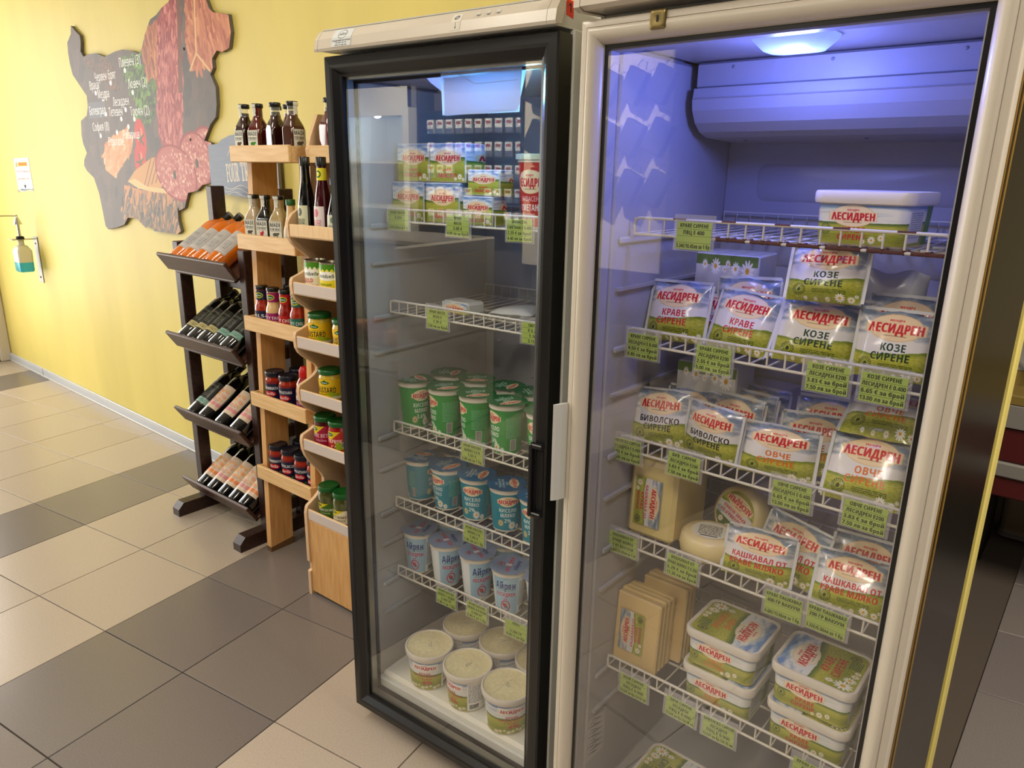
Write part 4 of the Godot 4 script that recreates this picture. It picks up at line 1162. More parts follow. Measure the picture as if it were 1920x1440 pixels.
func profile_y(p, y0, y1):
	# p holds (x, z) pairs, pushed up y
	var q = PackedVector2Array()
	for a in p: q.append(Vector2(a.x, -a.y))
	return G().prism(q, y0, y1).move(Transform3D(Basis(V(1, 0, 0), V(0, 0, -1), V(0, 1, 0)), Vector3.ZERO))

# ---------------------------------------------------------------- stock
var protos = {}
func place(key, called, category, builder, label, at, turn = 0.0, group = ""):
	if protos.has(key): return dup(protos[key], label, at, turn, group)
	var o = thing(called, label, category, at, turn, group)
	builder.call(o)
	protos[key] = o
	return o
func cup(o, print_key, lid_key, h, rb, rt, rim, mlid = "print_film"):
	var hb = h - 0.014
	obj("sleeve", G().lathe([Vector2(rb, 0.004), Vector2(rb + (rt - rb) * 0.5, hb * 0.5), Vector2(rt, hb)], 32, A[print_key]), "print_plastic", o)
	obj("cup_wall", G().lathe([Vector2(0, 0.002), Vector2(rb - 0.004, 0.0), Vector2(rb - 0.0005, 0.0), Vector2(rb + 0.0003, 0.004)], 32).add(G().lathe([Vector2(rt, hb), Vector2(rt + 0.0018, hb + 0.001), Vector2(rt + 0.001, hb + 0.007), Vector2(rt + 0.002, hb + 0.011), Vector2(rim - 0.001, h - 0.002), Vector2(rim, h - 0.001), Vector2(rim - 0.0005, h)], 32)), "cup_white", o)
	if lid_key: obj("foil_lid", G().disc(rim + 0.0015, h + 0.0004, 32, A[lid_key], -0.001, 0.35), mlid, o)

func stock_one():
	# yogurt and drink cups: row, place from the left; [x, z, turn]
	var green = [[0.045, -0.19, 1.25], [0.15, -0.19, -0.5], [0.247, -0.192, -0.65], [0.34, -0.19, -0.4], [0.45, -0.185, 0.0], [0.07, -0.295, 0.4], [0.165, -0.295, -0.9], [0.262, -0.29, 0.2], [0.345, -0.292, 0.9], [0.45, -0.285, 0.0]]
	var gl = ["leftmost green yogurt cup of the front row", "second green yogurt cup from the left in the front row", "middle green yogurt cup of the front row", "fourth green yogurt cup from the left in the front row", "green yogurt cup cut off by the black door frame, front row", "leftmost green yogurt cup behind the front row", "second green yogurt cup behind the front row, pale loose foil", "third green yogurt cup from the left behind the front row", "fourth green yogurt cup from the left behind the front row", "green yogurt cup hidden behind the door frame, back row"]
	for i in green.size(): place("green", "yogurt_cup", "yogurt cup", cup.bind("cup_green", "lid_green", 0.124, 0.034, 0.0405, 0.0465), gl[i], fw(F1, V(green[i][0] + 0.018, 0.8185, green[i][1])), F1.a + PI / 2 + green[i][2], "green yogurt cups")
	var teal = [[0.045, -0.21, 1.9], [0.14, -0.21, -0.2], [0.237, -0.21, 0.35], [0.332, -0.21, 0.72], [0.43, -0.2, 0.2], [0.095, -0.312, 0.4]]
	var tl = ["leftmost blue yogurt cup, turned so its barcode shows", "second blue yogurt cup from the left", "third blue yogurt cup from the left", "blue yogurt cup with its logo facing straight out", "blue yogurt cup cut off by the black door frame", "blue yogurt cup standing alone behind the front blue row"]
	for i in teal.size(): place("teal", "yogurt_cup", "yogurt cup", cup.bind("cup_teal", "lid_teal", 0.114, 0.034, 0.0415, 0.0475), tl[i], fw(F1, V(teal[i][0] + 0.015, 0.6105, teal[i][1])), F1.a + PI / 2 + teal[i][2], "blue yogurt cups")
	var ayran = [[0.065, -0.185, 0.35], [0.166, -0.18, 1.05], [0.268, -0.18, 1.05], [0.372, -0.178, 0.38], [0.47, -0.185, 0.2], [0.088, -0.29, 0.2], [0.188, -0.285, 0.4], [0.292, -0.275, 0.8], [0.395, -0.28, 0.2]]
	var yl = ["leftmost silver lidded drink cup of the front row", "second silver lidded drink cup of the front row", "third silver lidded drink cup of the front row", "silver lidded drink cup facing straight out, beside the door frame", "silver lidded drink cup hidden by the door frame, front row", "leftmost silver lidded drink cup of the back row", "second silver lidded drink cup of the back row", "third silver lidded drink cup of the back row", "rightmost silver lidded drink cup of the back row"]
	for i in ayran.size(): place("ayran", "yogurt_drink_cup", "drink cup", cup.bind("cup_ayran", "lid_ayran", 0.12, 0.033, 0.0425, 0.0475), yl[i], fw(F1, V(ayran[i][0] + 0.01, 0.4095, ayran[i][1])), F1.a + PI / 2 + ayran[i][2], "silver lidded drink cups")
	place("sour", "sour_cream_cup", "cream cup", func(o):
		cup(o, "cup_sour", "", 0.146, 0.033, 0.044, 0.048)
		obj("lid", G().lathe([Vector2(0.049, 0.138), Vector2(0.0495, 0.148), Vector2(0.046, 0.149), Vector2(0.045, 0.1465), Vector2(0, 0.1465)], 32), "bottle_milky", o), "red sour cream cup on the top shelf beside the black door frame", fw(F1, V(0.432, 1.3395, -0.19)), F1.a + PI / 2 + 0.1)
	# large yogurt buckets on the floor of the cabinet
	var bk = [[0.165, -0.115, 0.5], [0.297, -0.115, -0.2], [0.424, -0.112, 0.88], [0.182, -0.245, 1.9], [0.31, -0.245, 1.9], [0.432, -0.242, 1.6]]
	var bl = ["leftmost white yogurt bucket of the front three", "middle white yogurt bucket of the front three, ingredients panel showing", "right white yogurt bucket of the front three, logo facing out", "left white yogurt bucket in the back row under the price tags", "middle white yogurt bucket in the back row", "white yogurt bucket of the back row cut off by the door frame"]
	for i in bk.size(): place("bucket", "yogurt_bucket", "yogurt bucket", func(o):
		obj("printed_wall", G().lathe([Vector2(0.0505, 0.003), Vector2(0.0575, 0.088)], 36, A.bucket), "print_plastic", o)
		obj("bucket_wall", G().lathe([Vector2(0, 0.002), Vector2(0.047, 0.0), Vector2(0.05, 0.0), Vector2(0.0507, 0.003)], 36).add(G().lathe([Vector2(0.0575, 0.088), Vector2(0.058, 0.0885), Vector2(0.0585, 0.094)], 36)), "tub_white", o)
		obj("lid_ring", G().lathe([Vector2(0.0595, 0.09), Vector2(0.0625, 0.0905), Vector2(0.064, 0.094), Vector2(0.0645, 0.104), Vector2(0.0632, 0.1075), Vector2(0.0605, 0.108), Vector2(0.0585, 0.1055)], 36), "tub_white", o)
		obj("lid_window", G().lathe([Vector2(0.0586, 0.1056), Vector2(0.055, 0.104), Vector2(0.03, 0.1046), Vector2(0, 0.1048)], 36), "yogurt_film", o)
		obj("embossed_mark", bx(-0.009, 0.1046, -0.002, 0.004, 0.1053, -0.001).add(bx(-0.012, 0.1046, 0.004, 0.009, 0.1053, 0.005)), "liner_line", o), bl[i], fw(F1, V(bk[i][0] + 0.005, 0.1405, bk[i][1])), F1.a + 1.76 + bk[i][2], "large yogurt buckets")
	# butter boxes: [x, y, z, w, h, d]
	var bt = [[0.093, 1.339, -0.15, 0.1, 0.088, 0.06], [0.199, 1.339, -0.15, 0.1, 0.088, 0.06], [0.3, 1.339, -0.15, 0.084, 0.062, 0.05], [0.107, 1.428, -0.155, 0.1, 0.083, 0.06], [0.211, 1.428, -0.155, 0.1, 0.083, 0.075], [0.312, 1.4025, -0.155, 0.088, 0.054, 0.05]]
	var bn = ["lower left large butter box on the top shelf", "lower middle large butter box on the top shelf", "small butter box at the lower right of the stack", "upper left large butter box of the stack", "topmost butter box with an open crease on its right side", "small butter box lying on another small one"]
	for i in bt.size():
		var q = bt[i]
		var o = thing("butter_box", bn[i], "butter", fw(F1, V(q[0], q[1], q[2])), F1.a + (0.05 if i == 4 else 0.0), "butter boxes on the top shelf")
		obj("carton", bx(-q[3] / 2, 0, -q[5], q[3] / 2, q[4], 0, 0.002), "film_back", o)
		var g = G()
		g.quad(V(-q[3] / 2 + 0.002, 0.002, 0.0003), V(q[3] / 2 - 0.002, 0.002, 0.0003), V(q[3] / 2 - 0.002, q[4] - 0.002, 0.0003), V(-q[3] / 2 + 0.002, q[4] - 0.002, 0.0003), A.butter)
		obj("printed_face", g, "print_paper", o)
		g = G()
		g.quad(V(q[3] / 2 + 0.0003, 0.002, -0.002), V(q[3] / 2 + 0.0003, 0.002, -q[5] + 0.002), V(q[3] / 2 + 0.0003, q[4] - 0.002, -q[5] + 0.002), V(q[3] / 2 + 0.0003, q[4] - 0.002, -0.002), Rect2(A.butter.position, A.butter.size * Vector2(0.24, 1)))
		obj("printed_end", g, "print_paper", o)
	# flat packs on the second shelf
	var o = thing("butter_roll", "small wrapped pack with red lettering lying on the second shelf", "butter", fw(F1, V(0.19, 1.1235, -0.2)), F1.a - 0.1)
	obj("wrapper", bx(-0.045, 0, -0.06, 0.045, 0.03, 0, 0.006), "film_back", o)
	var g = G()
	g.quad(V(-0.042, 0.003, 0.0004), V(0.042, 0.003, 0.0004), V(0.042, 0.028, 0.0004), V(-0.042, 0.028, 0.0004), Rect2(A.butter.position + A.butter.size * Vector2(0, 0.08), A.butter.size * Vector2(1, 0.5)))
	obj("printed_face", g, "print_film", o)
	o = thing("cream_pack", "flat pale pack lying at the back of the second shelf", "cream pack", fw(F1, V(0.3, 1.1235, -0.3)), F1.a + 0.3)
	obj("pouch", pillow(0.11, 0.09, 0.025, A.pack_krave).move(Transform3D(Basis(Vector3.RIGHT, -PI / 2), V(0, 0.006, 0.045))), "film_back", o)

# a filled pouch standing on its lower edge, its print to the front
func pillow(w, h, th, r, sd = 0.0):
	var g = G()
	var nx = 12
	var ny = 10
	for s in [1, -1]:
		var P = []
		var N = []
		var f = func(u, v):
			var b = pow(maxf(0.0, 1.0 - pow(absf(u), 3.0)), 0.7) * pow(maxf(0.0, 1.0 - pow(absf(v), 4.0)), 0.7)
			var wr = 0.05 * sin(u * 9.0 + v * 4.0 + sd) * sin(v * 7.0 - u * 3.0 + sd * 2.0) * (1.0 - b * 0.6)
			var pin = 1.0 - 0.03 * (1.0 - v * v) * absf(u)
			return V(u * w * 0.5 * pin, (v * 0.5 + 0.5) * h + 0.004 * sin(u * 5.0 + sd * 3.0) * (0.5 + 0.5 * v), s * th * 0.5 * b + wr * th * 0.7 + 0.006 * sin(sd * 5.0 + u * 2.0) * (0.5 + 0.5 * v) * (0.5 + 0.5 * v))
		for j in ny + 1:
			for i in nx + 1:
				var u = -1.0 + 2.0 * i / nx
				var v = -1.0 + 2.0 * j / ny
				u = sign(u) * pow(absf(u), 0.8)
				v = sign(v) * pow(absf(v), 0.8)
				P.append(f.call(u, v))
				var e = 0.02
				var uu = clampf(u, -0.97, 0.97)
				var vv = clampf(v, -0.97, 0.97)
				N.append(((f.call(uu + e, vv) - f.call(uu - e, vv)).cross(f.call(uu, vv + e) - f.call(uu, vv - e))).normalized() * s)
		for j in ny:
			for i in nx:
				var k = [j * (nx + 1) + i, j * (nx + 1) + i + 1, (j + 1) * (nx + 1) + i + 1, (j + 1) * (nx + 1) + i]
				var T = []
				for q in k:
					var uv = Vector2(P[q].x / w + 0.5, 1.0 - P[q].y / h).clamp(Vector2.ZERO, Vector2.ONE)
					T.append(r.position + r.size * uv)
				if s > 0:
					g.tri(P[k[0]], P[k[1]], P[k[2]], N[k[0]], N[k[1]], N[k[2]], T[0], T[1], T[2])
					g.tri(P[k[0]], P[k[2]], P[k[3]], N[k[0]], N[k[2]], N[k[3]], T[0], T[2], T[3])
				else:
					var z = r.position + r.size * Vector2(0.01, 0.01)
					g.tri(P[k[0]], P[k[2]], P[k[1]], N[k[0]], N[k[2]], N[k[1]], z, z, z)
					g.tri(P[k[0]], P[k[3]], P[k[2]], N[k[0]], N[k[3]], N[k[2]], z, z, z)
	return g
func pack(kind, label, x, y, z, yaw, lean, roll, w, h, th = 0.034):
	var b = Basis(Vector3.UP, F2.a + yaw) * Basis(Vector3.RIGHT, lean) * Basis(Vector3.BACK, roll)
	var o = thing("cheese_pack", label, "cheese", fw(F2, V(x, y, z)), b, "plastic cheese packs")
	obj("printed_pouch", pillow(w, h, th, A["pack_" + kind], x * 40.0 + y * 9.0), "print_film", o)
	for s in [-1, 1]: obj("side_seal", bx(minf(s * w * 0.487, s * w * 0.53), h * 0.03, -0.0006, maxf(s * w * 0.487, s * w * 0.53), h * 0.97, 0.0004), "film_back", o)
	obj("top_seal", bx(-w * 0.5, h * 0.985, -0.0006, w * 0.5, h * 1.03, 0.0004), "film_back", o)
	return o
func tub(o, kind):
	obj("printed_wall", G().loft([rr(0.064, 0.058, 0.016, 0.003, 5), rr(0.067, 0.061, 0.017, 0.06, 5)], A["tub_" + kind]), "print_plastic", o)
	obj("tub_wall", G().loft([rr(0.001, 0.001, 0.0005, 0.001, 5), rr(0.061, 0.055, 0.014, 0.0, 5), rr(0.064, 0.058, 0.016, 0.003, 5)]).add(G().loft([rr(0.067, 0.061, 0.017, 0.06, 5), rr(0.0675, 0.0615, 0.017, 0.066, 5)])), "tub_white", o)
	obj("lid_rim", G().loft([rr(0.0685, 0.0625, 0.017, 0.0615, 5), rr(0.0725, 0.0665, 0.02, 0.062, 5), rr(0.0735, 0.0675, 0.02, 0.066, 5), rr(0.0735, 0.0675, 0.02, 0.076, 5), rr(0.072, 0.066, 0.019, 0.0795, 5), rr(0.0695, 0.0635, 0.018, 0.08, 5), rr(0.066, 0.06, 0.016, 0.0775, 5)]), "tub_white", o)
	var g = G()
	var ring = rr(0.066, 0.06, 0.016, 0.0776, 5)
	var r = A["tublid_" + kind]
	for i in ring.size():
		var t = []
		for p in [V(0, 0.0776, 0), ring[i], ring[(i + 1) % ring.size()]]: t.append(r.position + r.size * Vector2(0.5 + p.x / 0.132, 0.5 + p.z / 0.12))
		g.flat(V(0, 0.0776, 0), ring[i], ring[(i + 1) % ring.size()], t[0], t[1], t[2])
	obj("printed_lid", g, "print_film", o)

func stock_two():
	# second shelf
	pack("krave", "large crumpled pack with red lettering at the far left of the second shelf", 0.112, 1.156, -0.172, -0.1, -0.27, 0.05, 0.125, 0.11, 0.045)
	pack("krave", "pack with red lettering half hidden behind the crumpled large one", 0.165, 1.156, -0.225, -0.05, -0.26, 0.06, 0.104, 0.092)
	pack("krave", "pack with red lettering leaning in the middle of the second shelf", 0.233, 1.156, -0.168, -0.04, -0.38, -0.068, 0.112, 0.108)
	pack("krave", "pack whose red word peeks out above the leaning middle one", 0.225, 1.16, -0.225, 0.1, -0.2, 0.05, 0.11, 0.118)
	pack("koze", "upper of the two stacked packs with dark green lettering", 0.372, 1.262, -0.158, -0.02, -0.27, 0.03, 0.118, 0.09)
	pack("koze", "lower of the two stacked packs with dark green lettering", 0.361, 1.156, -0.168, 0.11, -0.37, -0.042, 0.122, 0.106)
	pack("koze", "another dark green lettered pack hidden behind the lower stacked one", 0.372, 1.156, -0.215, 0.0, -0.1, 0.0, 0.12, 0.105, 0.045)
	pack("koze", "wide pack with dark green lettering beside the right door frame", 0.482, 1.156, -0.162, -0.03, -0.23, 0.02, 0.11, 0.105)
	pack("koze", "blue topped pack just behind the wide one beside the right door frame", 0.482, 1.158, -0.215, -0.05, -0.2, 0.02, 0.114, 0.118)
	# third shelf
	pack("bivolsko", "leftmost pack with black lettering on the third shelf", 0.098, 0.948, -0.168, 0.09, -0.275, 0.06, 0.112, 0.108)
	pack("bivolsko", "pack mostly hidden between the two packs with black lettering", 0.135, 0.948, -0.215, 0.0, -0.25, 0.0, 0.11, 0.108)
	pack("bivolsko", "second pack with black lettering on the third shelf", 0.203, 0.948, -0.168, -0.15, -0.12, -0.03, 0.114, 0.1)
	for i in 3: pack("bivolsko", ["first pack behind the second black lettered one, only its edge showing", "middle pack of the row behind the second black lettered one", "rearmost pack of the row behind the second black lettered one"][i], 0.222 + i * 0.006, 0.948, -0.215 - i * 0.045, -0.12, -0.15, 0.0, 0.114, 0.112, 0.03)
	pack("ovche", "left pack with orange lettering on the third shelf", 0.33, 0.948, -0.166, 0.05, -0.25, 0.022, 0.128, 0.09)
	pack("ovche", "pack right behind the left orange lettered one", 0.372, 0.95, -0.215, 0.1, -0.3, 0.05, 0.112, 0.106)
	pack("ovche", "rearmost upright pack behind the left orange lettered one", 0.377, 0.952, -0.27, 0.08, -0.25, 0.03, 0.112, 0.122)
	pack("ovche", "right pack with orange lettering, leaning back by the door frame", 0.474, 0.948, -0.15, 0.09, -0.5, -0.01, 0.12, 0.114)
	pack("ovche", "tilted pack with daisies showing above the right orange lettered one", 0.478, 1.052, -0.185, 0.05, -1.22, 0.0, 0.122, 0.13)
	# fourth shelf
	pack("kashkaval", "left front pack of yellow cheese with red lettering on the fourth shelf", 0.322, 0.75, -0.15, 0.057, -0.35, 0.025, 0.124, 0.09)
	pack("kashkaval", "pack leaning behind the left front yellow cheese pack", 0.353, 0.752, -0.19, -0.15, -0.35, -0.12, 0.12, 0.108, 0.028)
	pack("kashkaval", "right front pack of yellow cheese by the door frame, fourth shelf", 0.478, 0.75, -0.155, 0.05, -0.5, 0.03, 0.116, 0.096)
	pack("kashkaval", "pack peeking out over the right front yellow cheese pack", 0.487, 0.752, -0.195, 0.02, -0.42, 0.02, 0.116, 0.112, 0.028)
	# cheese blocks and rounds
	var b = thing("cheese_block", "tall wrapped block of yellow cheese with a sideways label", "cheese", fw(F2, V(0.1, 0.7485, -0.2)), 0.0)
	obj("block", bx(-0.051, 0.0, -0.1, 0.051, 0.158, 0.045, 0.008).move(Transform3D(Basis(Vector3.RIGHT, -0.05), V(0, 0.003, 0))), "cheese", b)
	var g = G()
	g.quad(V(0.022, 0.03, 0.046), V(0.022, 0.13, 0.041), V(-0.036, 0.13, 0.041), V(-0.036, 0.03, 0.046), A.block_label)
	var lb = G()
	lb.quad(V(-0.036, 0.13, 0.0415), V(-0.036, 0.03, 0.0465), V(0.022, 0.03, 0.0465), V(0.022, 0.13, 0.0415), A.block_label)
	obj("label", lb, "print_film", b)
	b = thing("cheese_round", "round yellow cheese lying flat with a white ingredients label", "cheese", fw(F2, V(0.214, 0.7485, -0.19)), 0.3)
	var prof = [Vector2(0, 0.0), Vector2(0.045, 0.0), Vector2(0.054, 0.006), Vector2(0.057, 0.022), Vector2(0.054, 0.04), Vector2(0.046, 0.047), Vector2(0, 0.048)]
	obj("round", G().lathe(prof, 36), "cheese_pale", b)
	obj("label", G().disc(0.036, 0.0484, 28, A.round_back), "print_paper", b)
	b = thing("cheese_round", "round yellow cheese propped on edge behind the flat one, green label", "cheese", fw(F2, V(0.235, 0.8045, -0.285)), Basis(Vector3.UP, -0.25) * Basis(Vector3.RIGHT, 1.25) * Basis(Vector3.UP, 2.8))
	obj("round", G().lathe(prof, 36).move(V(0, -0.024, 0)), "cheese_pale", b)
	obj("label", G().disc(0.043, 0.0246, 28, A.round_front), "print_film", b)
	for i in 7:
		var z = -0.142 - i * 0.0165 - (0.004 if i > 3 else 0.0)
		var s = thing("cheese_slab", ["frontmost pale cheese slab with a sideways label at lower left", "second pale cheese slab from the front", "third pale cheese slab from the front", "fourth pale cheese slab from the front", "fifth pale cheese slab, standing slightly higher", "sixth pale cheese slab, standing slightly higher", "rearmost pale cheese slab of the row"][i], "cheese", fw(F2, V(0.094 + (0.02 if i > 3 else 0.0), 0.4575, z)), 0.02 * sin(i * 2.0), "row of pale cheese slabs")
		var hh = 0.158 + (0.012 if i > 3 else 0.0) + 0.002 * sin(i * 1.7)
		obj("slab", bx(-0.051, 0, -0.0155, 0.051, hh, 0, 0.003).move(Transform3D(Basis(Vector3.RIGHT, -0.06), Vector3.ZERO)), "cheese_slab", s)
		if i == 0:
			lb = G()
			lb.quad(V(0.018, 0.032, 0.0), V(0.018, 0.124, -0.0055), V(-0.038, 0.124, -0.0055), V(-0.038, 0.032, 0.0), A.block_label)
			obj("label", lb.move(V(0, 0, 0.0012)), "print_film", s)
	# rectangular tubs: kind, x, y, z, turn, label
	var T = [["ovche", 0.28, 0.4575, -0.192, 0.0, "lower tub of the left stack, orange lettering"], ["ovche", 0.281, 0.5385, -0.19, 0.0, "upper tub of the left stack, lid printed sideways in orange"], ["krave", 0.448, 0.4575, -0.196, 0.0, "lower tub of the right stack, red lettering"], ["krave", 0.448, 0.5385, -0.194, 0.0, "upper tub of the right stack, lid printed in red"], ["koze", 0.19, 0.1405, -0.17, 0.0, "tub with dark lettering on the cabinet floor"], ["krave", 0.42, 1.3535, -0.2, -0.08, "single tub with a white lid standing on the top rusty shelf"]]
	for i in T.size():
		var q = T[i]
		var bld = func(o):
			tub(o, q[0])
			var lid = o.get_node("printed_lid")
			if i < 5:
				lid.rotation.y = [PI / 2, PI / 2, -PI / 2, -PI / 2, PI / 2][i] * -1.0
				lid.scale = V(0.91, 1, 1.1)
		var key = "tub_" + q[0] + ("_top" if i == 5 else "")
		place(key, "cheese_tub", "cheese tub", bld, q[5], fw(F2, V(q[1], q[2], q[3])), F2.a + q[4], "rectangular white cheese tubs")
	# white cartons with a daisy border, upside down at the back left
	var C = [[0.165, 1.1565, -0.3, "white carton with a daisy border behind the red lettered packs"], [0.15, 0.9485, -0.29, "white carton with a daisy border behind the black lettered packs"]]
	for q in C:
		place("carton", "daisy_carton", "carton", func(o):
			obj("carton", bx(-0.06, 0, -0.05, 0.06, 0.158, 0.05, 0.003), "film_back", o)
			var f = G()
			f.quad(V(-0.058, 0.002, 0.0505), V(0.058, 0.002, 0.0505), V(0.058, 0.156, 0.0505), V(-0.058, 0.156, 0.0505), A.carton)
			obj("printed_face", f, "print_paper", o), q[3], fw(F2, V(q[0], q[1], q[2])), 0.06, "white daisy cartons")
	var br = thing("white_brick_pack", "crumpled white pack standing behind the upper dark green lettered pack", "cheese", fw(F2, V(0.445, 1.157, -0.28)), 0.3)
	obj("pouch", pillow(0.1, 0.15, 0.06, A.carton, 4.0), "film_back", br)

func price_tags():
	# fridge, print, x, y, z, words that single the tag out
	var L = [[F2, 0, 0.169, 1.355, "tag under the left of the rusty top shelf"],
		[F2, 1, 0.087, 1.153, "leftmost tag under the second shelf"], [F2, 2, 0.224, 1.152, "second tag from the left under the second shelf"], [F2, 3, 0.411, 1.155, "third tag from the left under the second shelf"], [F2, 4, 0.491, 1.154, "rightmost tag under the second shelf"],
		[F2, 5, 0.067, 0.947, "leftmost tag under the third shelf"], [F2, 6, 0.187, 0.948, "second tag from the left under the third shelf"], [F2, 7, 0.381, 0.949, "third tag from the left under the third shelf"], [F2, 8, 0.494, 0.949, "rightmost tag under the third shelf"],
		[F2, 9, 0.073, 0.75, "leftmost tag under the cheese block"], [F2, 10, 0.202, 0.747, "tag under the flat round cheese"], [F2, 11, 0.392, 0.747, "tag below the left front yellow cheese pack"], [F2, 12, 0.463, 0.75, "tag below the right front yellow cheese pack"],
		[F2, 13, 0.119, 0.44, "leftmost tag under the cheese slabs"], [F2, 14, 0.225, 0.442, "second tag from the left under the tubs"], [F2, 15, 0.305, 0.44, "third tag from the left under the tubs"], [F2, 16, 0.476, 0.448, "lowest tag at the bottom edge under the right tubs"],
		[F1, 17, 0.094, 1.343, "tag under the left butter box"], [F1, 18, 0.273, 1.339, "tag under the small butter boxes"], [F1, 19, 0.437, 1.339, "tag under the red sour cream cup"], [F1, 20, 0.211, 1.126, "tag below the small wrapped pack"], [F1, 21, 0.48, 1.13, "tag at the right end of the second shelf"],
		[F1, 22, 0.314, 0.823, "tag under the green yogurt cups"], [F1, 23, 0.32, 0.614, "tag under the blue yogurt cups"], [F1, 24, 0.23, 0.408, "left tag under the drink cups"], [F1, 25, 0.33, 0.408, "middle tag under the drink cups"], [F1, 26, 0.449, 0.406, "right tag under the drink cups"]]
	for q in L:
		var F = q[0]
		var o = thing("price_tag", "green price " + q[4] + (" behind cream door" if F == F2 else " behind black door"), "price tag", fw(F, V(q[2], q[3], F.rail + 0.004)), F.a, "green shelf price tags")
		o.rotation.z = 0.02 * sin(q[1] * 3.0)
		obj("holder", bx(-0.037, -0.026, -0.0012, 0.037, 0.034, -0.0004), "clear_plastic", o)
		var g = bx(-0.0315, -0.023, -0.0003, 0.0315, 0.022, 0.0003)
		obj("card", g, "paper_white", o)
		g = G()
		g.quad(V(-0.0315, -0.023, 0.0005), V(0.0315, -0.023, 0.0005), V(0.0315, 0.022, 0.0005), V(-0.0315, 0.022, 0.0005), A["tag%d" % q[1]])
		obj("printed_card", g, "print_paper", o)

# ---------------------------------------------------------------- wine rack
func wine(o, glass_m, print_key, capsule, w_label = 1.15):
	var body = [Vector2(0, 0.004), Vector2(0.02, 0.0), Vector2(0.037, 0.0), Vector2(0.0398, 0.004), Vector2(0.04, 0.19), Vector2(0.0385, 0.207), Vector2(0.031, 0.226), Vector2(0.0205, 0.24), Vector2(0.0158, 0.252), Vector2(0.0145, 0.265)]
	obj("bottle_glass", G().lathe(body, 28), glass_m, o)
	obj("label", G().lathe([Vector2(0.0404, 0.045), Vector2(0.0404, 0.165)], 20, A[print_key], -w_label, w_label), "print_plastic", o)
	obj("capsule", G().lathe([Vector2(0.0152, 0.25), Vector2(0.0152, 0.285), Vector2(0.0162, 0.287), Vector2(0.0162, 0.298), Vector2(0.0145, 0.3), Vector2(0, 0.3)], 20), capsule, o)
	obj("capsule_band", G().lathe([Vector2(0.0165, 0.289), Vector2(0.0167, 0.294), Vector2(0.0165, 0.299), Vector2(0.012, 0.3006)], 20), "foil_gray", o)
func wine_rack():
	var at = V(0.426, 0, 0.315)
	var r = thing("wine_rack", "dark brown wooden wine rack with four tilted shelves of bottles against the yellow wall", "wine rack", at, 0.02)
	for x in [0.0, 0.478]:
		obj("front_post", bx(x, 0.055, -0.06, x + 0.042, 1.165, -0.008, 0.003), "wine_wood", r)
		obj("back_post", bx(x, 0.055, -0.235, x + 0.042, 1.38, -0.175, 0.003), "wine_wood", r)
		var run = [Vector2(-0.115, 0.0), Vector2(-0.115, 0.032), Vector2(-0.09, 0.058), Vector2(0.29, 0.058), Vector2(0.29, 0.0)]
		var q = []
		for p in run: q.append(Vector2(-p.x, p.y))
		obj("runner", profile_x(q, x - 0.004, x + 0.048), "wine_wood", r)
		for y in [1.08, 0.76, 0.435, 0.12]: obj("side_rail", bx(x + 0.004, y - 0.03, -0.18, x + 0.03, y + 0.02, -0.055, 0.003), "wine_wood", r)
	for y in [0.985, 0.665, 0.345]: obj("back_rail", bx(0.042, y - 0.02, -0.225, 0.478, y + 0.02, -0.2, 0.003), "wine_wood", r)
	var d = V(0, 0.568, -0.823)
	var n = V(0, 0.823, 0.568)
	var b = Basis(V(1, 0, 0), d, n)
	for y in [1.062, 0.742, 0.417, 0.097]:
		var s = obj("shelf_front", bx(-0.012, -0.014, -0.003, 0.492, 0.0, 0.078, 0.003).move(Transform3D(b, V(0, y, 0.003))), "wine_board", r)
		obj("shelf_back", bx(0.044, -0.014, -0.016, 0.476, 0.2, -0.003, 0.003).move(Transform3D(b, V(0, y, 0.003))), "wine_board", r)
	var rb = Basis(Vector3.UP, 0.02) * b
	var rows = [
		[1.062, [0.094, 0.174, 0.264, 0.359], "rose"], [0.742, [0.088, 0.16, 0.234, 0.318, 0.402], "white"],
		[0.417, [0.095, 0.185, 0.31, 0.42], "red"], [0.097, [0.112, 0.19, 0.274, 0.355, 0.43], "orange"]]
	var ord = ["leftmost", "second from the left", "third from the left", "fourth from the left", "rightmost"]
	for q in rows:
		for i in q[1].size():
			var kind = q[2]
			var label = ""
			var spec = []
			match kind:
				"rose":
					spec = ["rose_wine", "wine_rose", "cap_black"]
					label = "orange wine bottle with silver label, %s on the top shelf" % ord[i]
				"white":
					kind = "white" if i < 3 else "green"
					spec = ["wine_glass_green", "wine_white" if i < 3 else "wine_green", "cap_black"]
					label = "dark wine bottle with %s label band, %s on the second shelf" % ["gold" if i < 3 else "pale blue", ord[i]]
				"red":
					if i == 0:
						kind = "green"
						spec = ["wine_glass_green", "wine_green", "cap_black"]
					else: spec = ["wine_glass_black", "wine_pink", "cap_black"]
					label = "dark wine bottle with %s label, %s on the third shelf" % ["pale blue banded" if i == 0 else "cream and pink", ord[i]]
				"orange":
					spec = ["wine_glass_black", "wine_orange" if i % 2 == 0 else "wine_pink", "cap_black"]
					kind += str(i % 2)
					label = "dark wine bottle with floral cream label, %s on the bottom shelf" % ord[i]
			var c = V(q[1][i], q[0], 0.003) + n * 0.0405 + d * 0.0012
			place("wine_" + kind, "wine_bottle", "wine bottle", wine.bindv(spec), label, at + Basis(Vector3.UP, 0.02) * c, rb, "wine bottles on the rack")

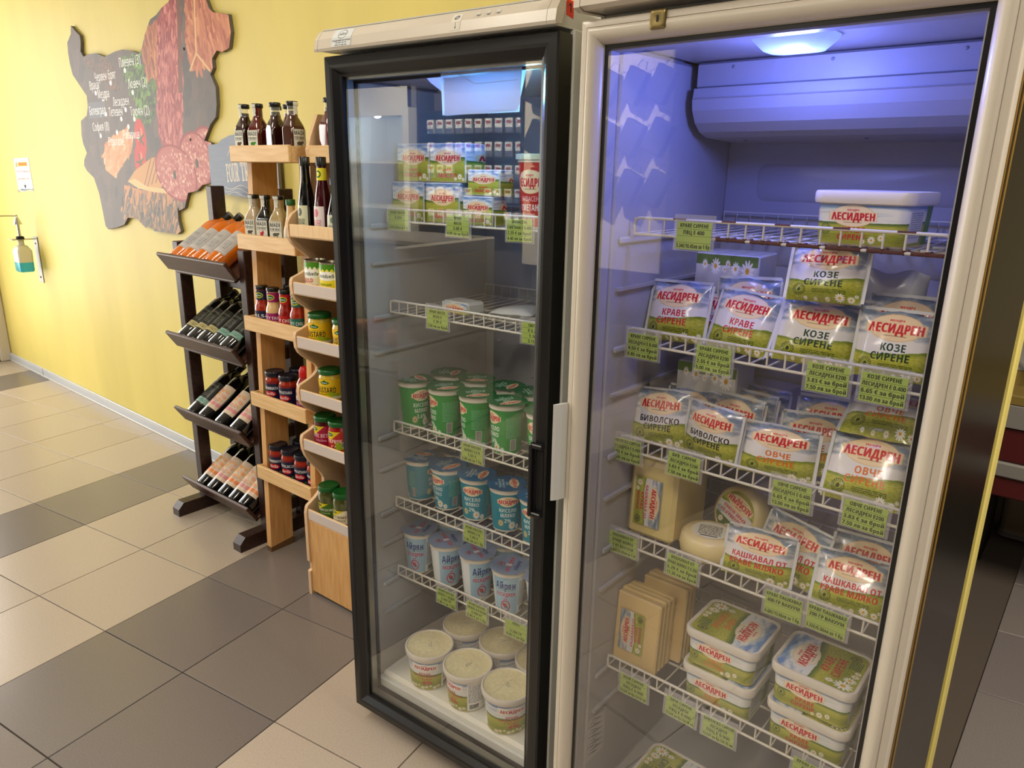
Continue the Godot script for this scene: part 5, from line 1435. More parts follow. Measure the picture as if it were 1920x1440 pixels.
# ---------------------------------------------------------------- sauces and jars
func square_bottle(o, sauce, label, dark = false):
	var R = []
	for p in [[0.0005, 0.0], [0.024, 0.0], [0.027, 0.003], [0.0275, 0.01], [0.0275, 0.092], [0.026, 0.104], [0.0205, 0.12], [0.0165, 0.128], [0.0155, 0.135]]:
		var hx = p[0]
		R.append(rr(hx, hx, hx * (0.32 if p[1] < 0.1 else lerpf(0.32, 0.98, clampf((p[1] - 0.092) / 0.034, 0, 1))), p[1], 5))
	obj("bottle_body", G().loft(R), sauce, o)
	obj("neck", G().lathe([Vector2(0.0157, 0.135), Vector2(0.0157, 0.163)], 20), "clear_glass" if not dark else sauce, o)
	obj("fill", G().lathe([Vector2(0.0148, 0.134), Vector2(0.0148, 0.146), Vector2(0, 0.146)], 16), sauce, o)
	obj("cap", G().lathe([Vector2(0.0175, 0.161), Vector2(0.0185, 0.162), Vector2(0.0185, 0.172), Vector2(0.017, 0.1745), Vector2(0, 0.1745)], 24), "cap_black", o)
	if label:
		var g = G()
		g.quad(V(-0.0235, 0.028, 0.0281), V(0.0235, 0.028, 0.0281), V(0.0235, 0.091, 0.0281), V(-0.0235, 0.091, 0.0281), A[label])
		obj("label", g, "print_paper", o)
		obj("neck_seal", G().lathe([Vector2(0.0166, 0.136), Vector2(0.0166, 0.16), Vector2(0.0192, 0.163), Vector2(0.0192, 0.172)], 10, Rect2(A.mfm_herb.position, A.mfm_herb.size * 0.06), -0.5, 0.5), "print_paper", o)
func jar(o, h, r, fill_m, label, cap_m, waist = 0.0, lid_r = 0.0, y0 = 0.1, y1 = 0.72):
	lid_r = lid_r if lid_r > 0 else r * 0.93
	var nk = h * 0.84
	obj("jar_body", G().lathe([Vector2(0, 0.002), Vector2(r * 0.8, 0.0), Vector2(r * 0.97, 0.003), Vector2(r, h * 0.06), Vector2(r - waist, h * 0.4), Vector2(r, h * 0.7), Vector2(r * 0.95, h * 0.77), Vector2(lid_r * 0.93, h * 0.83), Vector2(lid_r * 0.92, h * 0.86)], 28), fill_m, o)
	obj("lid", G().lathe([Vector2(lid_r * 0.9, h * 0.845), Vector2(lid_r, h * 0.85), Vector2(lid_r * 1.02, h * 0.87), Vector2(lid_r * 1.02, h * 0.96), Vector2(lid_r * 0.96, h * 0.995), Vector2(lid_r * 0.85, h), Vector2(lid_r * 0.8, h * 0.99), Vector2(0, h * 0.99)], 28), cap_m, o)
	if label: obj("label", G().lathe([Vector2(r + 0.0005, h * y0), Vector2(r - waist + 0.0006, h * 0.4), Vector2(r + 0.0005, h * y1)], 28, A[label]), "print_plastic", o)
func slim_jar(o, fill_m, label):
	obj("jar_body", G().lathe([Vector2(0, 0.002), Vector2(0.024, 0.0), Vector2(0.0275, 0.004), Vector2(0.028, 0.07), Vector2(0.026, 0.08), Vector2(0.0215, 0.09), Vector2(0.0205, 0.1), Vector2(0.0215, 0.125), Vector2(0.0205, 0.137)], 28), fill_m, o)
	obj("label", G().lathe([Vector2(0.0284, 0.006), Vector2(0.0284, 0.062)], 28, A[label]), "print_plastic", o)
	obj("neck_label", G().lathe([Vector2(0.0212, 0.1), Vector2(0.022, 0.125), Vector2(0.0215, 0.134)], 28, A[label + "_neck"]), "print_plastic", o)
	obj("lid", G().lathe([Vector2(0.0205, 0.136), Vector2(0.0225, 0.137), Vector2(0.0228, 0.147), Vector2(0.021, 0.15), Vector2(0, 0.1495)], 24), "cap_black", o)
func vinegar_bottle(o, m, label, neck, cap_m, h = 0.23):
	var k = h / 0.23
	obj("bottle_glass", G().lathe([Vector2(0, 0.003), Vector2(0.024, 0.0), Vector2(0.028, 0.004), Vector2(0.0285, 0.05 * k), Vector2(0.027, 0.09 * k), Vector2(0.0215, 0.125 * k), Vector2(0.0155, 0.155 * k), Vector2(0.0135, 0.185 * k), Vector2(0.0135, 0.208 * k)], 28), m, o)
	obj("cap", G().lathe([Vector2(0.0138, 0.203 * k), Vector2(0.0158, 0.204 * k), Vector2(0.0158, 0.228 * k), Vector2(0.0145, h), Vector2(0, h)], 20), cap_m, o)
	obj("label", G().lathe([Vector2(0.029, 0.012 * k), Vector2(0.0288, 0.05 * k), Vector2(0.0274, 0.088 * k)], 16, A[label], -1.1, 0.9), "print_plastic", o)
	if neck: obj("neck_label", G().lathe([Vector2(0.0156, 0.163 * k), Vector2(0.0142, 0.198 * k)], 20, A[neck]), "print_plastic", o)
func can(o, label):
	obj("can_wall", G().lathe([Vector2(0, 0.003), Vector2(0.034, 0.001), Vector2(0.0365, 0.0), Vector2(0.037, 0.004), Vector2(0.0355, 0.006), Vector2(0.0355, 0.092), Vector2(0.036, 0.094), Vector2(0.0372, 0.096), Vector2(0.0372, 0.099), Vector2(0.0355, 0.1), Vector2(0.0345, 0.096), Vector2(0, 0.096)], 32), "tin", o)
	obj("label", G().lathe([Vector2(0.0366, 0.004), Vector2(0.0366, 0.094)], 32, A[label]), "print_plastic", o)
func face(p): return atan2(3.408 - p.x, 1.716 - p.z) # roughly towards the shop floor

func sauce_stand():
	var at = V(1.004, 0, 0.335)
	var s = thing("sauce_stand", "narrow light wooden stand with five shallow trays of sauces between wine rack and display", "display stand", at, 0.02)
	for x in [0.003, 0.302]:
		# a leaning side board, drawn in z and y
		var b = obj("side_board", profile_x([Vector2(0.0, 0.0), Vector2(-0.045, 1.475), Vector2(-0.145, 1.475), Vector2(-0.1, 0.0)], x, x + 0.028), "ply_up", s)
		obj("scuffed_foot", profile_x([Vector2(0.0007, -0.0003), Vector2(-0.0002, 0.02), Vector2(-0.102, 0.03), Vector2(-0.1007, -0.0003)], x - 0.0004, x + 0.0284), "scuff", b)
	for y in [1.471, 1.18, 0.89, 0.605, 0.312]:
		var t = obj("tray", bx(-0.004, y, -0.2, 0.332, y + 0.01, 0.0, 0.001), "ply", s)
		obj("tray_front", bx(-0.004, y, 0.0, 0.332, y + 0.053, 0.013, 0.002), "ply", t)
		obj("tray_side", bx(-0.004, y + 0.01, -0.2, 0.002, y + 0.05, 0.0, 0.001), "ply", t)
		obj("tray_side", bx(0.326, y + 0.01, -0.2, 0.332, y + 0.05, 0.0, 0.001), "ply", t)
	# top tray: square bottles
	var T1 = [[1.04, 0.305, "sauce_dark", "mfm_dark", -0.45, "leftmost dark square sauce bottle on the top tray, grey animal label"], [1.105, 0.295, "sauce_red", "mfm_cow", -0.35, "red square sauce bottle with a green cow label"], [1.2, 0.29, "sauce_dark", "", 0.9, "dark red square bottle in the middle of the top tray"], [1.293, 0.288, "sauce_brown", "mfm_herb", 1.15, "brown square bottle with its label turned to the right"],
		[1.09, 0.215, "sauce_red", "", 0.6, "left bottle of the back row on the top tray"], [1.17, 0.22, "sauce_red", "", 0.6, "right bottle of the back row on the top tray"]]
	for q in T1: place("sq_" + q[2] + q[3], "sauce_bottle", "sauce bottle", square_bottle.bind(q[2], q[3], q[2] == "sauce_red" and q[3] != ""), q[5], V(q[0], 1.4815, q[1]), q[4] + 0.5, "square sauce bottles")
	# second tray: pale sauces
	var T2 = [[1.035, 0.292, "sauce_pale", "mfm_dark", -0.3, "pale grey square sauce bottle with a dark cow label"], [1.107, 0.292, "sauce_black", "mfm_hen", -0.2, "black square sauce bottle with a red hen label"], [1.183, 0.29, "sauce_herb", "mfm_herb", -0.1, "speckled beige square sauce bottle on the second tray"]]
	for q in T2: place("sq_" + q[2], "sauce_bottle", "sauce bottle", square_bottle.bind(q[2], q[3], true), q[5], V(q[0], 1.1905, q[1]), q[4] + 0.5, "square sauce bottles")
	place("green_neck", "dressing_bottle", "dressing bottle", vinegar_bottle.bind("creamy", "dressing", "", "cap_green", 0.165), "peach coloured dressing bottle with a green cap", V(1.252, 1.1905, 0.29), 0.6)
	# third tray: slim sauce jars
	var T3 = [[1.045, 0.295, "tomato", "salsa", "salsa jar with a navy label, leftmost on the third tray"], [1.113, 0.293, "creamy", "thai", "cream coloured sauce jar with a purple label"], [1.186, 0.29, "chili_red", "hot", "red chili sauce jar with a red label on the third tray"], [1.258, 0.292, "tomato", "chili", "sauce jar with a dark green label on the third tray"], [1.31, 0.24, "chili_red", "curry", "sauce jar with a wine red label at the end of the third tray"]]
	for q in T3: place("slim_" + q[3], "sauce_jar", "sauce jar", slim_jar.bind(q[2], q[3]), q[4], V(q[0], 0.9005, q[1]), PI / 2 + 0.45, "slim sauce jars")
	place("slim_salsa", "sauce_jar", "sauce jar", slim_jar.bind("tomato", "salsa"), "black capped sauce jar in the back row of the third tray", V(1.1, 0.9005, 0.215), PI / 2 + 0.9, "slim sauce jars")
	# fourth and fifth trays: pasta sauces
	var T4 = [[1.075, 0.287, 0.615, "arrabbiata", "left pasta sauce jar with navy label on the fourth tray"], [1.16, 0.285, 0.615, "napoletana", "right pasta sauce jar with navy label on the fourth tray"], [1.105, 0.205, 0.615, "basilico", "pasta sauce jar at the back of the fourth tray"],
		[1.055, 0.283, 0.322, "arrabbiata", "leftmost pasta sauce jar in front on the bottom tray"], [1.133, 0.281, 0.322, "basilico", "second pasta sauce jar in front on the bottom tray"], [1.213, 0.279, 0.322, "napoletana", "third pasta sauce jar in front on the bottom tray"], [1.29, 0.277, 0.322, "arrabbiata", "pasta sauce jar at the right end of the bottom tray"], [1.085, 0.2, 0.322, "basilico", "left pasta sauce jar in the back row of the bottom tray"], [1.17, 0.2, 0.322, "napoletana", "right pasta sauce jar in the back row of the bottom tray"]]
	for q in T4: place("pasta_" + q[3], "pasta_sauce_jar", "sauce jar", jar.bind(0.125, 0.036, "tomato", q[3], "cap_navy", 0.0015, 0.0345), q[4], V(q[0], q[2] + 0.0005, q[1]), PI / 2 + 0.35, "pasta sauce jars")
	place("ketchup", "ketchup_bottle", "ketchup bottle", func(o):
		obj("bottle_body", G().lathe([Vector2(0, 0.002), Vector2(0.028, 0.0), Vector2(0.032, 0.005), Vector2(0.033, 0.09), Vector2(0.029, 0.115), Vector2(0.021, 0.13), Vector2(0.017, 0.136)], 28), "chili_red", o)
		obj("label", G().lathe([Vector2(0.0334, 0.008), Vector2(0.0334, 0.092)], 28, A.ketchup), "print_plastic", o)
		obj("cap", G().lathe([Vector2(0.019, 0.134), Vector2(0.02, 0.137), Vector2(0.019, 0.16), Vector2(0.012, 0.172), Vector2(0, 0.173)], 24), "cap_red", o), "red sauce bottle with a pointed red cap on the fourth tray", V(1.262, 0.6155, 0.285), PI / 2 + 0.4)

# ---------------------------------------------------------------- plywood display with scooped sides
const LIPS = [1.289, 1.111, 0.937, 0.759, 0.587, 0.329]
func display_stand():
	var at = V(1.39, 0, 0.40)
	var a = 0.045
	var s = thing("display_stand", "light plywood display with scooped side panels beside the black framed refrigerator", "display stand", at, a)
	var pf = [Vector2(-0.28, 0.0), Vector2(0.008, 0.0), Vector2(0.008, 0.09), Vector2(-0.002, 0.095), Vector2(-0.002, 0.125), Vector2(0.008, 0.13), Vector2(0.008, 0.315)]
	var ups = [0.329, 0.587, 0.759, 0.937, 1.111, 1.289, 1.52]
	for k in 6:
		var y0 = ups[k]
		var y1 = ups[k + 1]
		var dep = 0.075 if k < 5 else 0.09
		pf.append(Vector2(0.004, y0 + 0.004))
		for i in 10:
			var f = i / 10.0
			var y = y0 + 0.012 + (y1 - 0.045 - y0 - 0.012) * f
			var z = -dep * sin(PI * pow(1.0 - f, 1.6)) if k < 5 else -dep * smoothstep(0.0, 0.4, f)
			pf.append(Vector2(z, y))
		pf.append(Vector2(0.003 if k < 5 else -dep, y1 - 0.04))
		pf.append(Vector2(0.006 if k < 5 else -dep + 0.004, y1 - 0.01))
	pf.append_array([Vector2(-0.1, 1.55), Vector2(-0.13, 1.615), Vector2(-0.28, 1.615)])
	for x in [0.0, 0.562]: obj("side_panel", profile_x(pf, x, x + 0.014), "ply_edge", s)
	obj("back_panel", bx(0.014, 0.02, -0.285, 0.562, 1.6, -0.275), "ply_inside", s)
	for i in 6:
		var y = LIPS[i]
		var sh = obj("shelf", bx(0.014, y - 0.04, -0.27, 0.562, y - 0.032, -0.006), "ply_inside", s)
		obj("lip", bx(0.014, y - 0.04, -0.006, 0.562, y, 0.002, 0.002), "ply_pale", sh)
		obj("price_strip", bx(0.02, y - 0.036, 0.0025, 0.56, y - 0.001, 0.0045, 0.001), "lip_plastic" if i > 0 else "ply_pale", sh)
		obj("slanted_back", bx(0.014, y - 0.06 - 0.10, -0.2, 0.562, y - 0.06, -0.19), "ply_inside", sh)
	var sh = obj("shelf", bx(0.014, 1.478, -0.27, 0.562, 1.486, -0.1), "ply_inside", s)
	obj("lip", bx(0.0, 1.47, -0.1, 0.562, 1.522, -0.088, 0.002), "ply", sh)
	var fp = obj("front_panel", bx(0.014, 0.012, -0.008, 0.562, 0.289, 0.002, 0.002), "ply_up", s)
	var P = func(x, z): return at + V(cos(a) * x + sin(a) * z, 0, -sin(a) * x + cos(a) * z)
	var put = func(key, called, cat, bld, label, x, y, z, turn, group = ""): return place(key, called, cat, bld, label, P.call(x, z) + V(0, y + 0.0005, 0), turn, group)
	put.call("sq_sauce_redx", "sauce_bottle", "sauce bottle", square_bottle.bind("sauce_red", "mfm_cow", false), "front red square bottle on the top of the plywood display", 0.066, 1.486, -0.135, 1.5)
	put.call("sq_sauce_redx", "sauce_bottle", "sauce bottle", square_bottle.bind("sauce_red", "mfm_cow", false), "rear red square bottle on the top of the plywood display", 0.105, 1.486, -0.2, 1.5)
	put.call("vin_black", "vinegar_bottle", "vinegar bottle", vinegar_bottle.bind("vinegar", "balsamic", "", "cap_black"), "black vinegar bottle with black cap on the plywood display", 0.047, LIPS[0] - 0.032, -0.045, 0.1)
	put.call("vin_pink", "vinegar_bottle", "vinegar bottle", vinegar_bottle.bind("pink_vinegar", "rosevin", "yellow_neck", "cap_black"), "dark pink vinegar bottle with a yellow neck label", 0.125, LIPS[0] - 0.032, -0.045, 0.1)
	put.call("vin_small", "vinegar_bottle", "vinegar bottle", vinegar_bottle.bind("vinegar", "dressing", "", "cap_blue", 0.17), "short dark bottle with blue cap beside the black door frame", 0.185, LIPS[0] - 0.032, -0.045, 0.6)
	put.call("can_corn", "food_can", "can", can.bind("corn"), "sweet corn can with a cream label", 0.055, LIPS[1] - 0.032, -0.06, PI / 2 + 0.35, "cans on the display")
	put.call("can_peas", "food_can", "can", can.bind("peas"), "can with a yellow label beside the sweet corn can", 0.135, LIPS[1] - 0.032, -0.055, PI / 2 + 0.5, "cans on the display")
	put.call("can_peas", "food_can", "can", can.bind("peas"), "yellow can half hidden by the black door frame", 0.213, LIPS[1] - 0.032, -0.05, PI / 2 + 0.5, "cans on the display")
	for q in [[0.055, LIPS[2], -0.062, "mustard jar alone at the left of the third shelf"], [0.19, LIPS[2], -0.05, "mustard jar cut off by the black door frame"], [0.095, LIPS[3], -0.06, "mustard jar one shelf lower than the lone left one"]]:
		put.call("mustard", "mustard_jar", "mustard jar", jar.bind(0.105, 0.038, "mustard_body", "mustard", "cap_green", 0.002, 0.037), q[3], q[0], q[1] - 0.032, q[2], PI / 2 + 0.4, "mustard jars")
	put.call("beets", "vegetable_jar", "jar", jar.bind(0.11, 0.037, "beet_red", "beets", "cap_green", 0.0, 0.036), "dark red beet jar with a pink label", 0.055, LIPS[4] - 0.032, -0.06, PI / 2 + 0.4, "green lidded vegetable jars")
	put.call("pepper", "vegetable_jar", "jar", jar.bind(0.11, 0.037, "pepper_red", "paprika", "cap_green", 0.0, 0.036), "bright red pepper jar beside the beet jar", 0.135, LIPS[4] - 0.032, -0.055, PI / 2 + 0.5, "green lidded vegetable jars")
	put.call("gherkin", "vegetable_jar", "jar", jar.bind(0.115, 0.037, "pickle", "gherkins", "cap_green", 0.0, 0.036, 0.08, 0.5), "left gherkin jar with a green label on the lowest shelf", 0.055, LIPS[5] - 0.032, -0.06, PI / 2 + 0.35, "green lidded vegetable jars")
	put.call("gourmet", "vegetable_jar", "jar", jar.bind(0.115, 0.037, "pickle", "gourmet", "cap_green", 0.0, 0.036, 0.08, 0.5), "right gherkin jar with a cream label on the lowest shelf", 0.138, LIPS[5] - 0.032, -0.055, PI / 2 + 0.4, "green lidded vegetable jars")
	put.call("gherkin", "vegetable_jar", "jar", jar.bind(0.115, 0.037, "pickle", "gherkins", "cap_green", 0.0, 0.036, 0.08, 0.5), "gherkin jar standing behind the two front ones", 0.115, LIPS[5] - 0.032, -0.135, PI / 2 + 0.5, "green lidded vegetable jars")

# ---------------------------------------------------------------- on the yellow wall
func on_the_wall():
	var mp = [-1041, 2149, -994, 2119, -946, 2093, -945, 2064, -962, 2019, -937, 1992, -867, 1999, -780, 1996, -682, 1972, -555, 1986, -475, 1988, -383, 1975, -304, 1957, -271, 1977, -231, 2026, -163, 2085, -100, 2097, -44, 2119, 25, 2135, 75, 2177, 209, 2193, 289, 2175, 317, 2140, 358, 2069, 383, 2054, 496, 2035, 505, 1970, 482, 1913, 425, 1903, 385, 1912, 344, 1885, 345, 1850, 318, 1825, 352, 1775, 347, 1705, 330, 1657, 281, 1630, 216, 1565, 274, 1554, 235, 1386, 163, 1377, 109, 1349, 25, 1339, -24, 1269, -79, 1254, -92, 1274, -98, 1208, -83, 1159, -122, 1142, -230, 1142, -361, 1142, -376, 1159, -456, 1154, -527, 1186, -544, 1198, -649, 1193, -704, 1154, -797, 1135, -915, 1118, -943, 1136, -953, 1211, -969, 1305, -1011, 1389, -1093, 1425, -1120, 1453, -1109, 1481, -1060, 1519, -1091, 1565, -1099, 1611, -1080, 1684, -993, 1708, -966, 1751, -959, 1804, -1032, 1860, -1105, 1917, -1121, 1971, -1125, 2024, -1117, 2075, -1055, 2112]
	var q = PackedVector2Array()
	for i in range(0, mp.size(), 2): q.append(Vector2(mp[i], mp[i + 1]) * 0.001)
	mat("map_print", Color.WHITE, 0.5, 0.0, {"metallic_specular": 0.42, "albedo_texture": map_picture()})
	mat("board_edge", Color(0.42, 0.4, 0.36), 0.7)
	var o = thing("map_board", "large cut-out map board printed with sausage, ham and town names", "wall board")
	obj("board", G().prism(q, 0.001, 0.016), "board_edge", o)
	obj("printed_face", G().prism(q, 0.0165, 0.0165, 0.0, [-1.130, 1.115, 1.640, 1.080]), "map_print", o)
	for p in [[0.118, 1.94], [0.095, 1.57]]: obj("screw_head", G().lathe([Vector2(0.007, 0), Vector2(0.005, 0.002), Vector2(0, 0.0025)], 10).move(Transform3D(Basis(Vector3.RIGHT, PI / 2), V(p[0], p[1], 0.0165))), "dark_dot", o)
	# second sign, behind the racks
	var tb = [0.27, 1.546, 0.352, 1.549, 0.385, 1.566, 0.451, 1.581, 0.521, 1.587, 0.60, 1.578, 0.67, 1.552, 0.70, 1.545, 0.79, 1.545, 0.79, 1.322, 0.53, 1.334, 0.349, 1.345, 0.265, 1.361]
	q = PackedVector2Array()
	for i in range(0, tb.size(), 2): q.append(Vector2(tb[i], tb[i + 1]))
	mat("tribes_print", Color.WHITE, 0.5, 0.0, {"albedo_texture": tribes_picture()})
	o = thing("slate_sign", "grey blue wooden sign with pale lettering hanging behind the wine rack", "sign")
	obj("board", G().prism(q, 0.0175, 0.03), "board_edge", o)
	obj("printed_face", G().prism(q, 0.0303, 0.0303, 0.0, [0.26, 1.31, 0.54, 0.285]), "tribes_print", o)
	# paper notice
	o = thing("paper_notice", "white paper notice with a yellow warning triangle taped to the yellow wall", "notice")
	var g = G()
	q = PackedVector2Array([Vector2(-2.287, 1.282), Vector2(-2.012, 1.286), Vector2(-2.015, 1.494), Vector2(-2.29, 1.489)])
	obj("sheet", G().prism(q, 0.0006, 0.0014), "print_white", o)
	g.quad(V(-2.287, 1.282, 0.0017), V(-2.012, 1.286, 0.0017), V(-2.015, 1.494, 0.0017), V(-2.29, 1.489, 0.0017), A.notice)
	obj("printed_face", g, "print_paper", o)
	for p in [[-2.3, 1.485], [-2.295, 1.283]]: obj("tape", bx(p[0] - 0.02, p[1] - 0.008, 0.0003, p[0] + 0.035, p[1] + 0.008, 0.0024), "clear_plastic", o)
	# disinfectant dispenser
	o = thing("soap_dispenser", "wall bracket with a half full bottle of blue disinfectant and metal pump", "dispenser", V(-2.12, 0, 0))
	obj("bracket", bx(-0.038, 0.70, 0.001, 0.038, 1.0, 0.005, 0.001).add(bx(-0.036, 0.985, 0.004, 0.036, 0.989, 0.145)), "steel", o)
	for y in [0.735, 0.955]: obj("screw", G().lathe([Vector2(0.007, 0), Vector2(0.005, 0.003), Vector2(0, 0.0035)], 10).move(Transform3D(Basis(Vector3.RIGHT, PI / 2), V(0.0, y, 0.005))), "dark_dot", o)
	var k = V(0, 0, 0.088)
	obj("bottle", G().loft([rr(0.056, 0.042, 0.016, 0.842, 4, 0, 0.088), rr(0.058, 0.044, 0.018, 0.915, 4, 0, 0.088), rr(0.036, 0.03, 0.02, 0.945, 4, 0, 0.088), rr(0.018, 0.018, 0.0175, 0.952, 4, 0, 0.088), rr(0.018, 0.018, 0.0175, 0.984, 4, 0, 0.088)]), "bottle_milky", o)
	obj("liquid", G().loft([rr(0.001, 0.001, 0.0005, 0.781, 4, 0, 0.088), rr(0.049, 0.037, 0.012, 0.78, 4, 0, 0.088), rr(0.056, 0.042, 0.016, 0.79, 4, 0, 0.088), rr(0.0562, 0.0422, 0.016, 0.842, 4, 0, 0.088)]), "liquid_blue", o)
	obj("collar", G().lathe([Vector2(0.022, 0.986), Vector2(0.024, 0.99), Vector2(0.022, 1.004), Vector2(0.009, 1.008)], 16).move(k), "rubber", o)
	obj("pump", G().lathe([Vector2(0.009, 1.005), Vector2(0.009, 1.08), Vector2(0.026, 1.082), Vector2(0.012, 1.118), Vector2(0.007, 1.128), Vector2(0.007, 1.142), Vector2(0, 1.143)], 16).move(k), "chrome", o)
	obj("spout", G().tube([k + V(0, 1.135, 0), k + V(0, 1.137, 0.06), k + V(0, 1.136, 0.11), k + V(0, 1.126, 0.128), k + V(0, 1.112, 0.134)], 0.0045, 8), "chrome", o)

# ---------------------------------------------------------------- the space seen past the right of the refrigerator
func beyond_right():
	var c = thing("sales_counter", "counter with maroon front bands and a yellowish top, beyond the white refrigerator", "counter", V(3.12, 0, -1.25))
	obj("top", bx(0.0, 0.72, -0.55, 1.5, 0.755, 0.05, 0.004), "counter_top", c)
	obj("upper_band", bx(0.0, 0.515, -0.5, 1.5, 0.64, 0.045, 0.006), "maroon", c)
	obj("rail", bx(0.0, 0.46, -0.5, 1.5, 0.515, 0.055, 0.006), "counter_trim", c)
	obj("lower_band", bx(0.0, 0.385, -0.5, 1.5, 0.46, 0.045, 0.006), "maroon", c)
	obj("edge_strip", bx(0.0, 0.64, -0.5, 1.5, 0.72, 0.055, 0.002), "counter_trim", c)
	obj("plinth", bx(0.0, 0.0, -0.5, 0.05, 0.385, -0.25), "dark_panel", c)
	obj("plinth", bx(0.35, 0.0, -0.5, 1.5, 0.385, -0.2), "dark_panel", c)
	var b = thing("waste_bin", "pale rounded bin standing under the maroon counter", "bin", V(3.275, 0, -1.9))
	obj("body", G().loft([rr(0.08, 0.1, 0.03, 0.0, 4), rr(0.088, 0.11, 0.035, 0.02, 4), rr(0.1, 0.13, 0.04, 0.37, 4), rr(0.001, 0.001, 0.0005, 0.371, 4)]), "bin_white", b)
	obj("foot_ring", G().loft([rr(0.084, 0.104, 0.03, 0.0, 4), rr(0.092, 0.114, 0.035, 0.004, 4), rr(0.092, 0.114, 0.035, 0.022, 4), rr(0.08, 0.1, 0.03, 0.024, 4)]), "counter_trim", b)
	var m = thing("card_machine", "beige machine with a sloping face on the maroon counter", "machine", V(3.13, 0.7555, -1.5), 0.2)
	obj("housing", profile_x([Vector2(-0.12, 0.0), Vector2(0.14, 0.0), Vector2(0.14, 0.05), Vector2(-0.05, 0.2), Vector2(-0.12, 0.2)], -0.05, 0.14), "counter_top", m)
	obj("face_panel", profile_x([Vector2(0.1405, 0.052), Vector2(-0.045, 0.199), Vector2(-0.043, 0.2015), Vector2(0.1425, 0.0545)], -0.04, 0.13), "counter_trim", m)
	var p = thing("paper_roll", "loose curled paper slip beside the machine on the maroon counter", "paper", V(3.13, 0.99, -1.5), 0.4)
	obj("slip", G().tube([V(-0.03, 0.0, 0), V(0.0, 0.03, 0.01), V(0.03, 0.02, 0.02), V(0.05, 0.006, 0.03)], 0.018, 8), "counter_trim", p)
	var k = obj("machine_cable", G().tube([V(3.16, 0.97, -1.42), V(3.18, 0.9, -1.36), V(3.23, 0.82, -1.33), V(3.3, 0.775, -1.33), V(3.38, 0.762, -1.35)], 0.006, 6), "bin_white")
	tag(k, "pale cable curving over the maroon counter beside the machine", "cable")

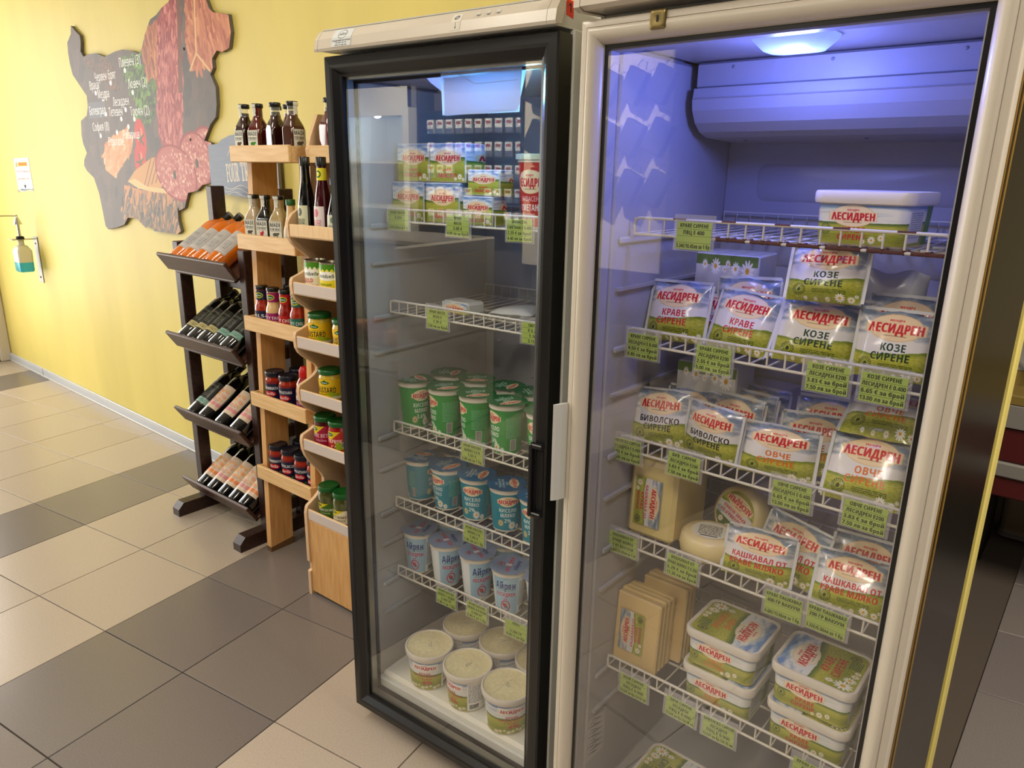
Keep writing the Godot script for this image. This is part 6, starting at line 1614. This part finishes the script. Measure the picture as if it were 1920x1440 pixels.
# ---------------------------------------------------------------- what the glass doors mirror, behind the photographer
func behind_camera():
	var d = thing("deli_counter", "glass fronted deli counter opposite the refrigerators", "deli counter", V(-2.1, 0, 2.2))
	obj("base", bx(0, 0.0, 0.05, 2.9, 0.42, 0.85, 0.01), "counter_trim", d)
	obj("display_deck", bx(0, 0.42, 0.08, 2.9, 0.5, 0.85, 0.01), "white_enamel", d)
	obj("back", bx(0, 0.5, 0.8, 2.9, 1.05, 0.85, 0.01), "white_enamel", d)
	obj("work_top", bx(0, 1.05, 0.4, 2.9, 1.09, 0.9, 0.01), "counter_trim", d)
	obj("end_panel", bx(-0.03, 0.0, 0.03, 0.0, 1.09, 0.9, 0.01), "cream_enamel", d)
	obj("end_panel", bx(2.9, 0.0, 0.03, 2.93, 1.09, 0.9, 0.01), "cream_enamel", d)
	obj("front_glass", bx(0.0, 0.5, 0.05, 2.9, 1.07, 0.056), "clear_glass", d)
	for i in 9:
		var m = thing("deli_tray", ["leftmost", "second", "third", "fourth", "middle", "sixth", "seventh", "eighth", "rightmost"][i] + " metal tray of sliced meat in the deli counter, from its left end", "meat tray", V(-1.95 + i * 0.31, 0.501, 2.55), 0.0, "meat trays in the deli counter")
		obj("tray", bx(-0.13, 0, -0.2, 0.13, 0.03, 0.2, 0.008), "steel", m)
		for k in 4: obj("slice_pile", G().lathe([Vector2(0, 0), Vector2(0.055, 0.0), Vector2(0.06, 0.02), Vector2(0.05, 0.05 + 0.02 * (k % 2)), Vector2(0, 0.06 + 0.02 * (k % 2))], 14).move(V(-0.06 + 0.12 * (k % 2), 0.03, -0.1 + 0.2 * (k / 2))), "meat" if (i + k) % 3 else "meat_pale", m)
	var r = thing("cigarette_rack", "dark wall rack with rows of small pale boxes behind the deli counter", "rack", V(0.05, 0, 3.3), PI)
	obj("back_board", bx(-0.75, 0.0, -0.3, 0.03, 1.95, -0.26, 0.006), "dark_wall", r)
	obj("side", bx(-0.77, 1.05, -0.3, -0.75, 2.0, -0.1, 0.004), "dark_panel", r)
	obj("side", bx(0.03, 1.05, -0.3, 0.05, 2.0, -0.1, 0.004), "dark_panel", r)
	for j in 6: obj("rack_shelf", bx(-0.75, 1.12 + j * 0.14, -0.26, 0.03, 1.13 + j * 0.14, -0.12, 0.002), "dark_panel", r)
	var n = 0
	for j in 5:
		for i in 10:
			if (i * 7 + j * 3) % 11 == 5: continue
			n += 1
			place("smokes", "small_box", "box", func(o):
				obj("carton", bx(-0.027, 0, -0.012, 0.027, 0.088, 0.012, 0.001), "film_back", o)
				var g = G()
				g.quad(V(-0.026, 0.002, 0.0124), V(0.026, 0.002, 0.0124), V(0.026, 0.086, 0.0124), V(-0.026, 0.086, 0.0124), A.pack_face)
				obj("printed_face", g, "print_paper", o), "small pale box on the dark rack, %s in the %s row" % [["first", "second", "third", "fourth", "fifth", "sixth", "seventh", "eighth", "ninth", "tenth", "last"][i], ["bottom", "second", "third", "fourth", "top"][j]], V(0.06 + i * 0.077, 1.1305 + j * 0.14, 3.48), PI, "small boxes on the dark rack")
	var f = thing("drinks_cooler", "tall white cooler with a glass door behind the deli counter", "refrigerator", V(0.0, 0, 3.35), PI)
	obj("cabinet", bx(0, 0.08, -0.6, 0.75, 1.98, -0.57, 0.005).add(bx(0, 0.08, -0.6, 0.03, 1.98, 0)).add(bx(0.72, 0.08, -0.6, 0.75, 1.98, 0)).add(bx(0, 1.85, -0.6, 0.75, 1.98, 0)).add(bx(0, 0.08, -0.6, 0.75, 0.3, 0)), "white_enamel", f)
	obj("door_frame", G().loft(frame_rings(0.0, 0.75, 0.3, 1.85, [[0, -0.0], [0, 0.03], [0.05, 0.03], [0.05, 0.0]]), Rect2(0, 0, 1, 1), true), "white_enamel", f)
	obj("glass", bx(0.05, 0.35, 0.01, 0.7, 1.8, 0.014), "clear_glass", f)
	for y in [0.6, 0.9, 1.2, 1.5]: obj("shelf", bx(0.03, y, -0.55, 0.72, y + 0.015, -0.05), "wire_white", f)
	obj("lamp", bx(0.15, 1.835, -0.1, 0.6, 1.849, -0.06, 0.004), "lamp_panel", f)
	var ol = OmniLight3D.new()
	ol.name = "cooler_lamp_light"
	ol.light_color = Color(0.85, 0.92, 1.0)
	ol.light_energy = 0.8
	ol.omni_range = 6.0
	ol.omni_attenuation = 2.0
	ol.light_size = 0.03
	ol.shadow_enabled = true
	add_child(ol)
	ol.position = V(-0.375, 1.827, 3.44)
	for x in [0.1, 0.65]: obj("foot", bx(x - 0.02, 0.0, -0.1, x + 0.02, 0.08, -0.06), "rubber", f)
	var w = thing("notice_panel", "pale panel hung with grey gift bags beside the small box rack", "panel", V(1.08, 0, 3.4), PI)
	obj("panel", bx(-0.25, 0.9, -0.03, 0.25, 2.1, 0.0, 0.004), "cream_enamel", w)
	obj("post", bx(-0.23, 0.0, -0.025, -0.19, 0.9, -0.005), "dark_panel", w)
	obj("post", bx(0.19, 0.0, -0.025, 0.23, 0.9, -0.005), "dark_panel", w)
	for j in 3:
		for i in 3:
			var b = thing("gift_bag", "grey gift bag %s in the %s row on the pale panel" % [["at left", "in the middle", "at right"][i], ["bottom", "middle", "top"][j]], "bag", V(1.27 - i * 0.175, 1.3 + j * 0.27, 3.33), PI, "gift bags on the pale panel")
			b.rotation.z = 0.45
			obj("bag", bx(-0.06, 0, -0.03, 0.06, 0.18, 0.03, 0.004), "bag_gray", b)
			obj("handle", G().tube([V(-0.03, 0.188, 0), V(-0.02, 0.225, 0), V(0.02, 0.225, 0), V(0.03, 0.188, 0)], 0.003, 5), "dark_panel", b)
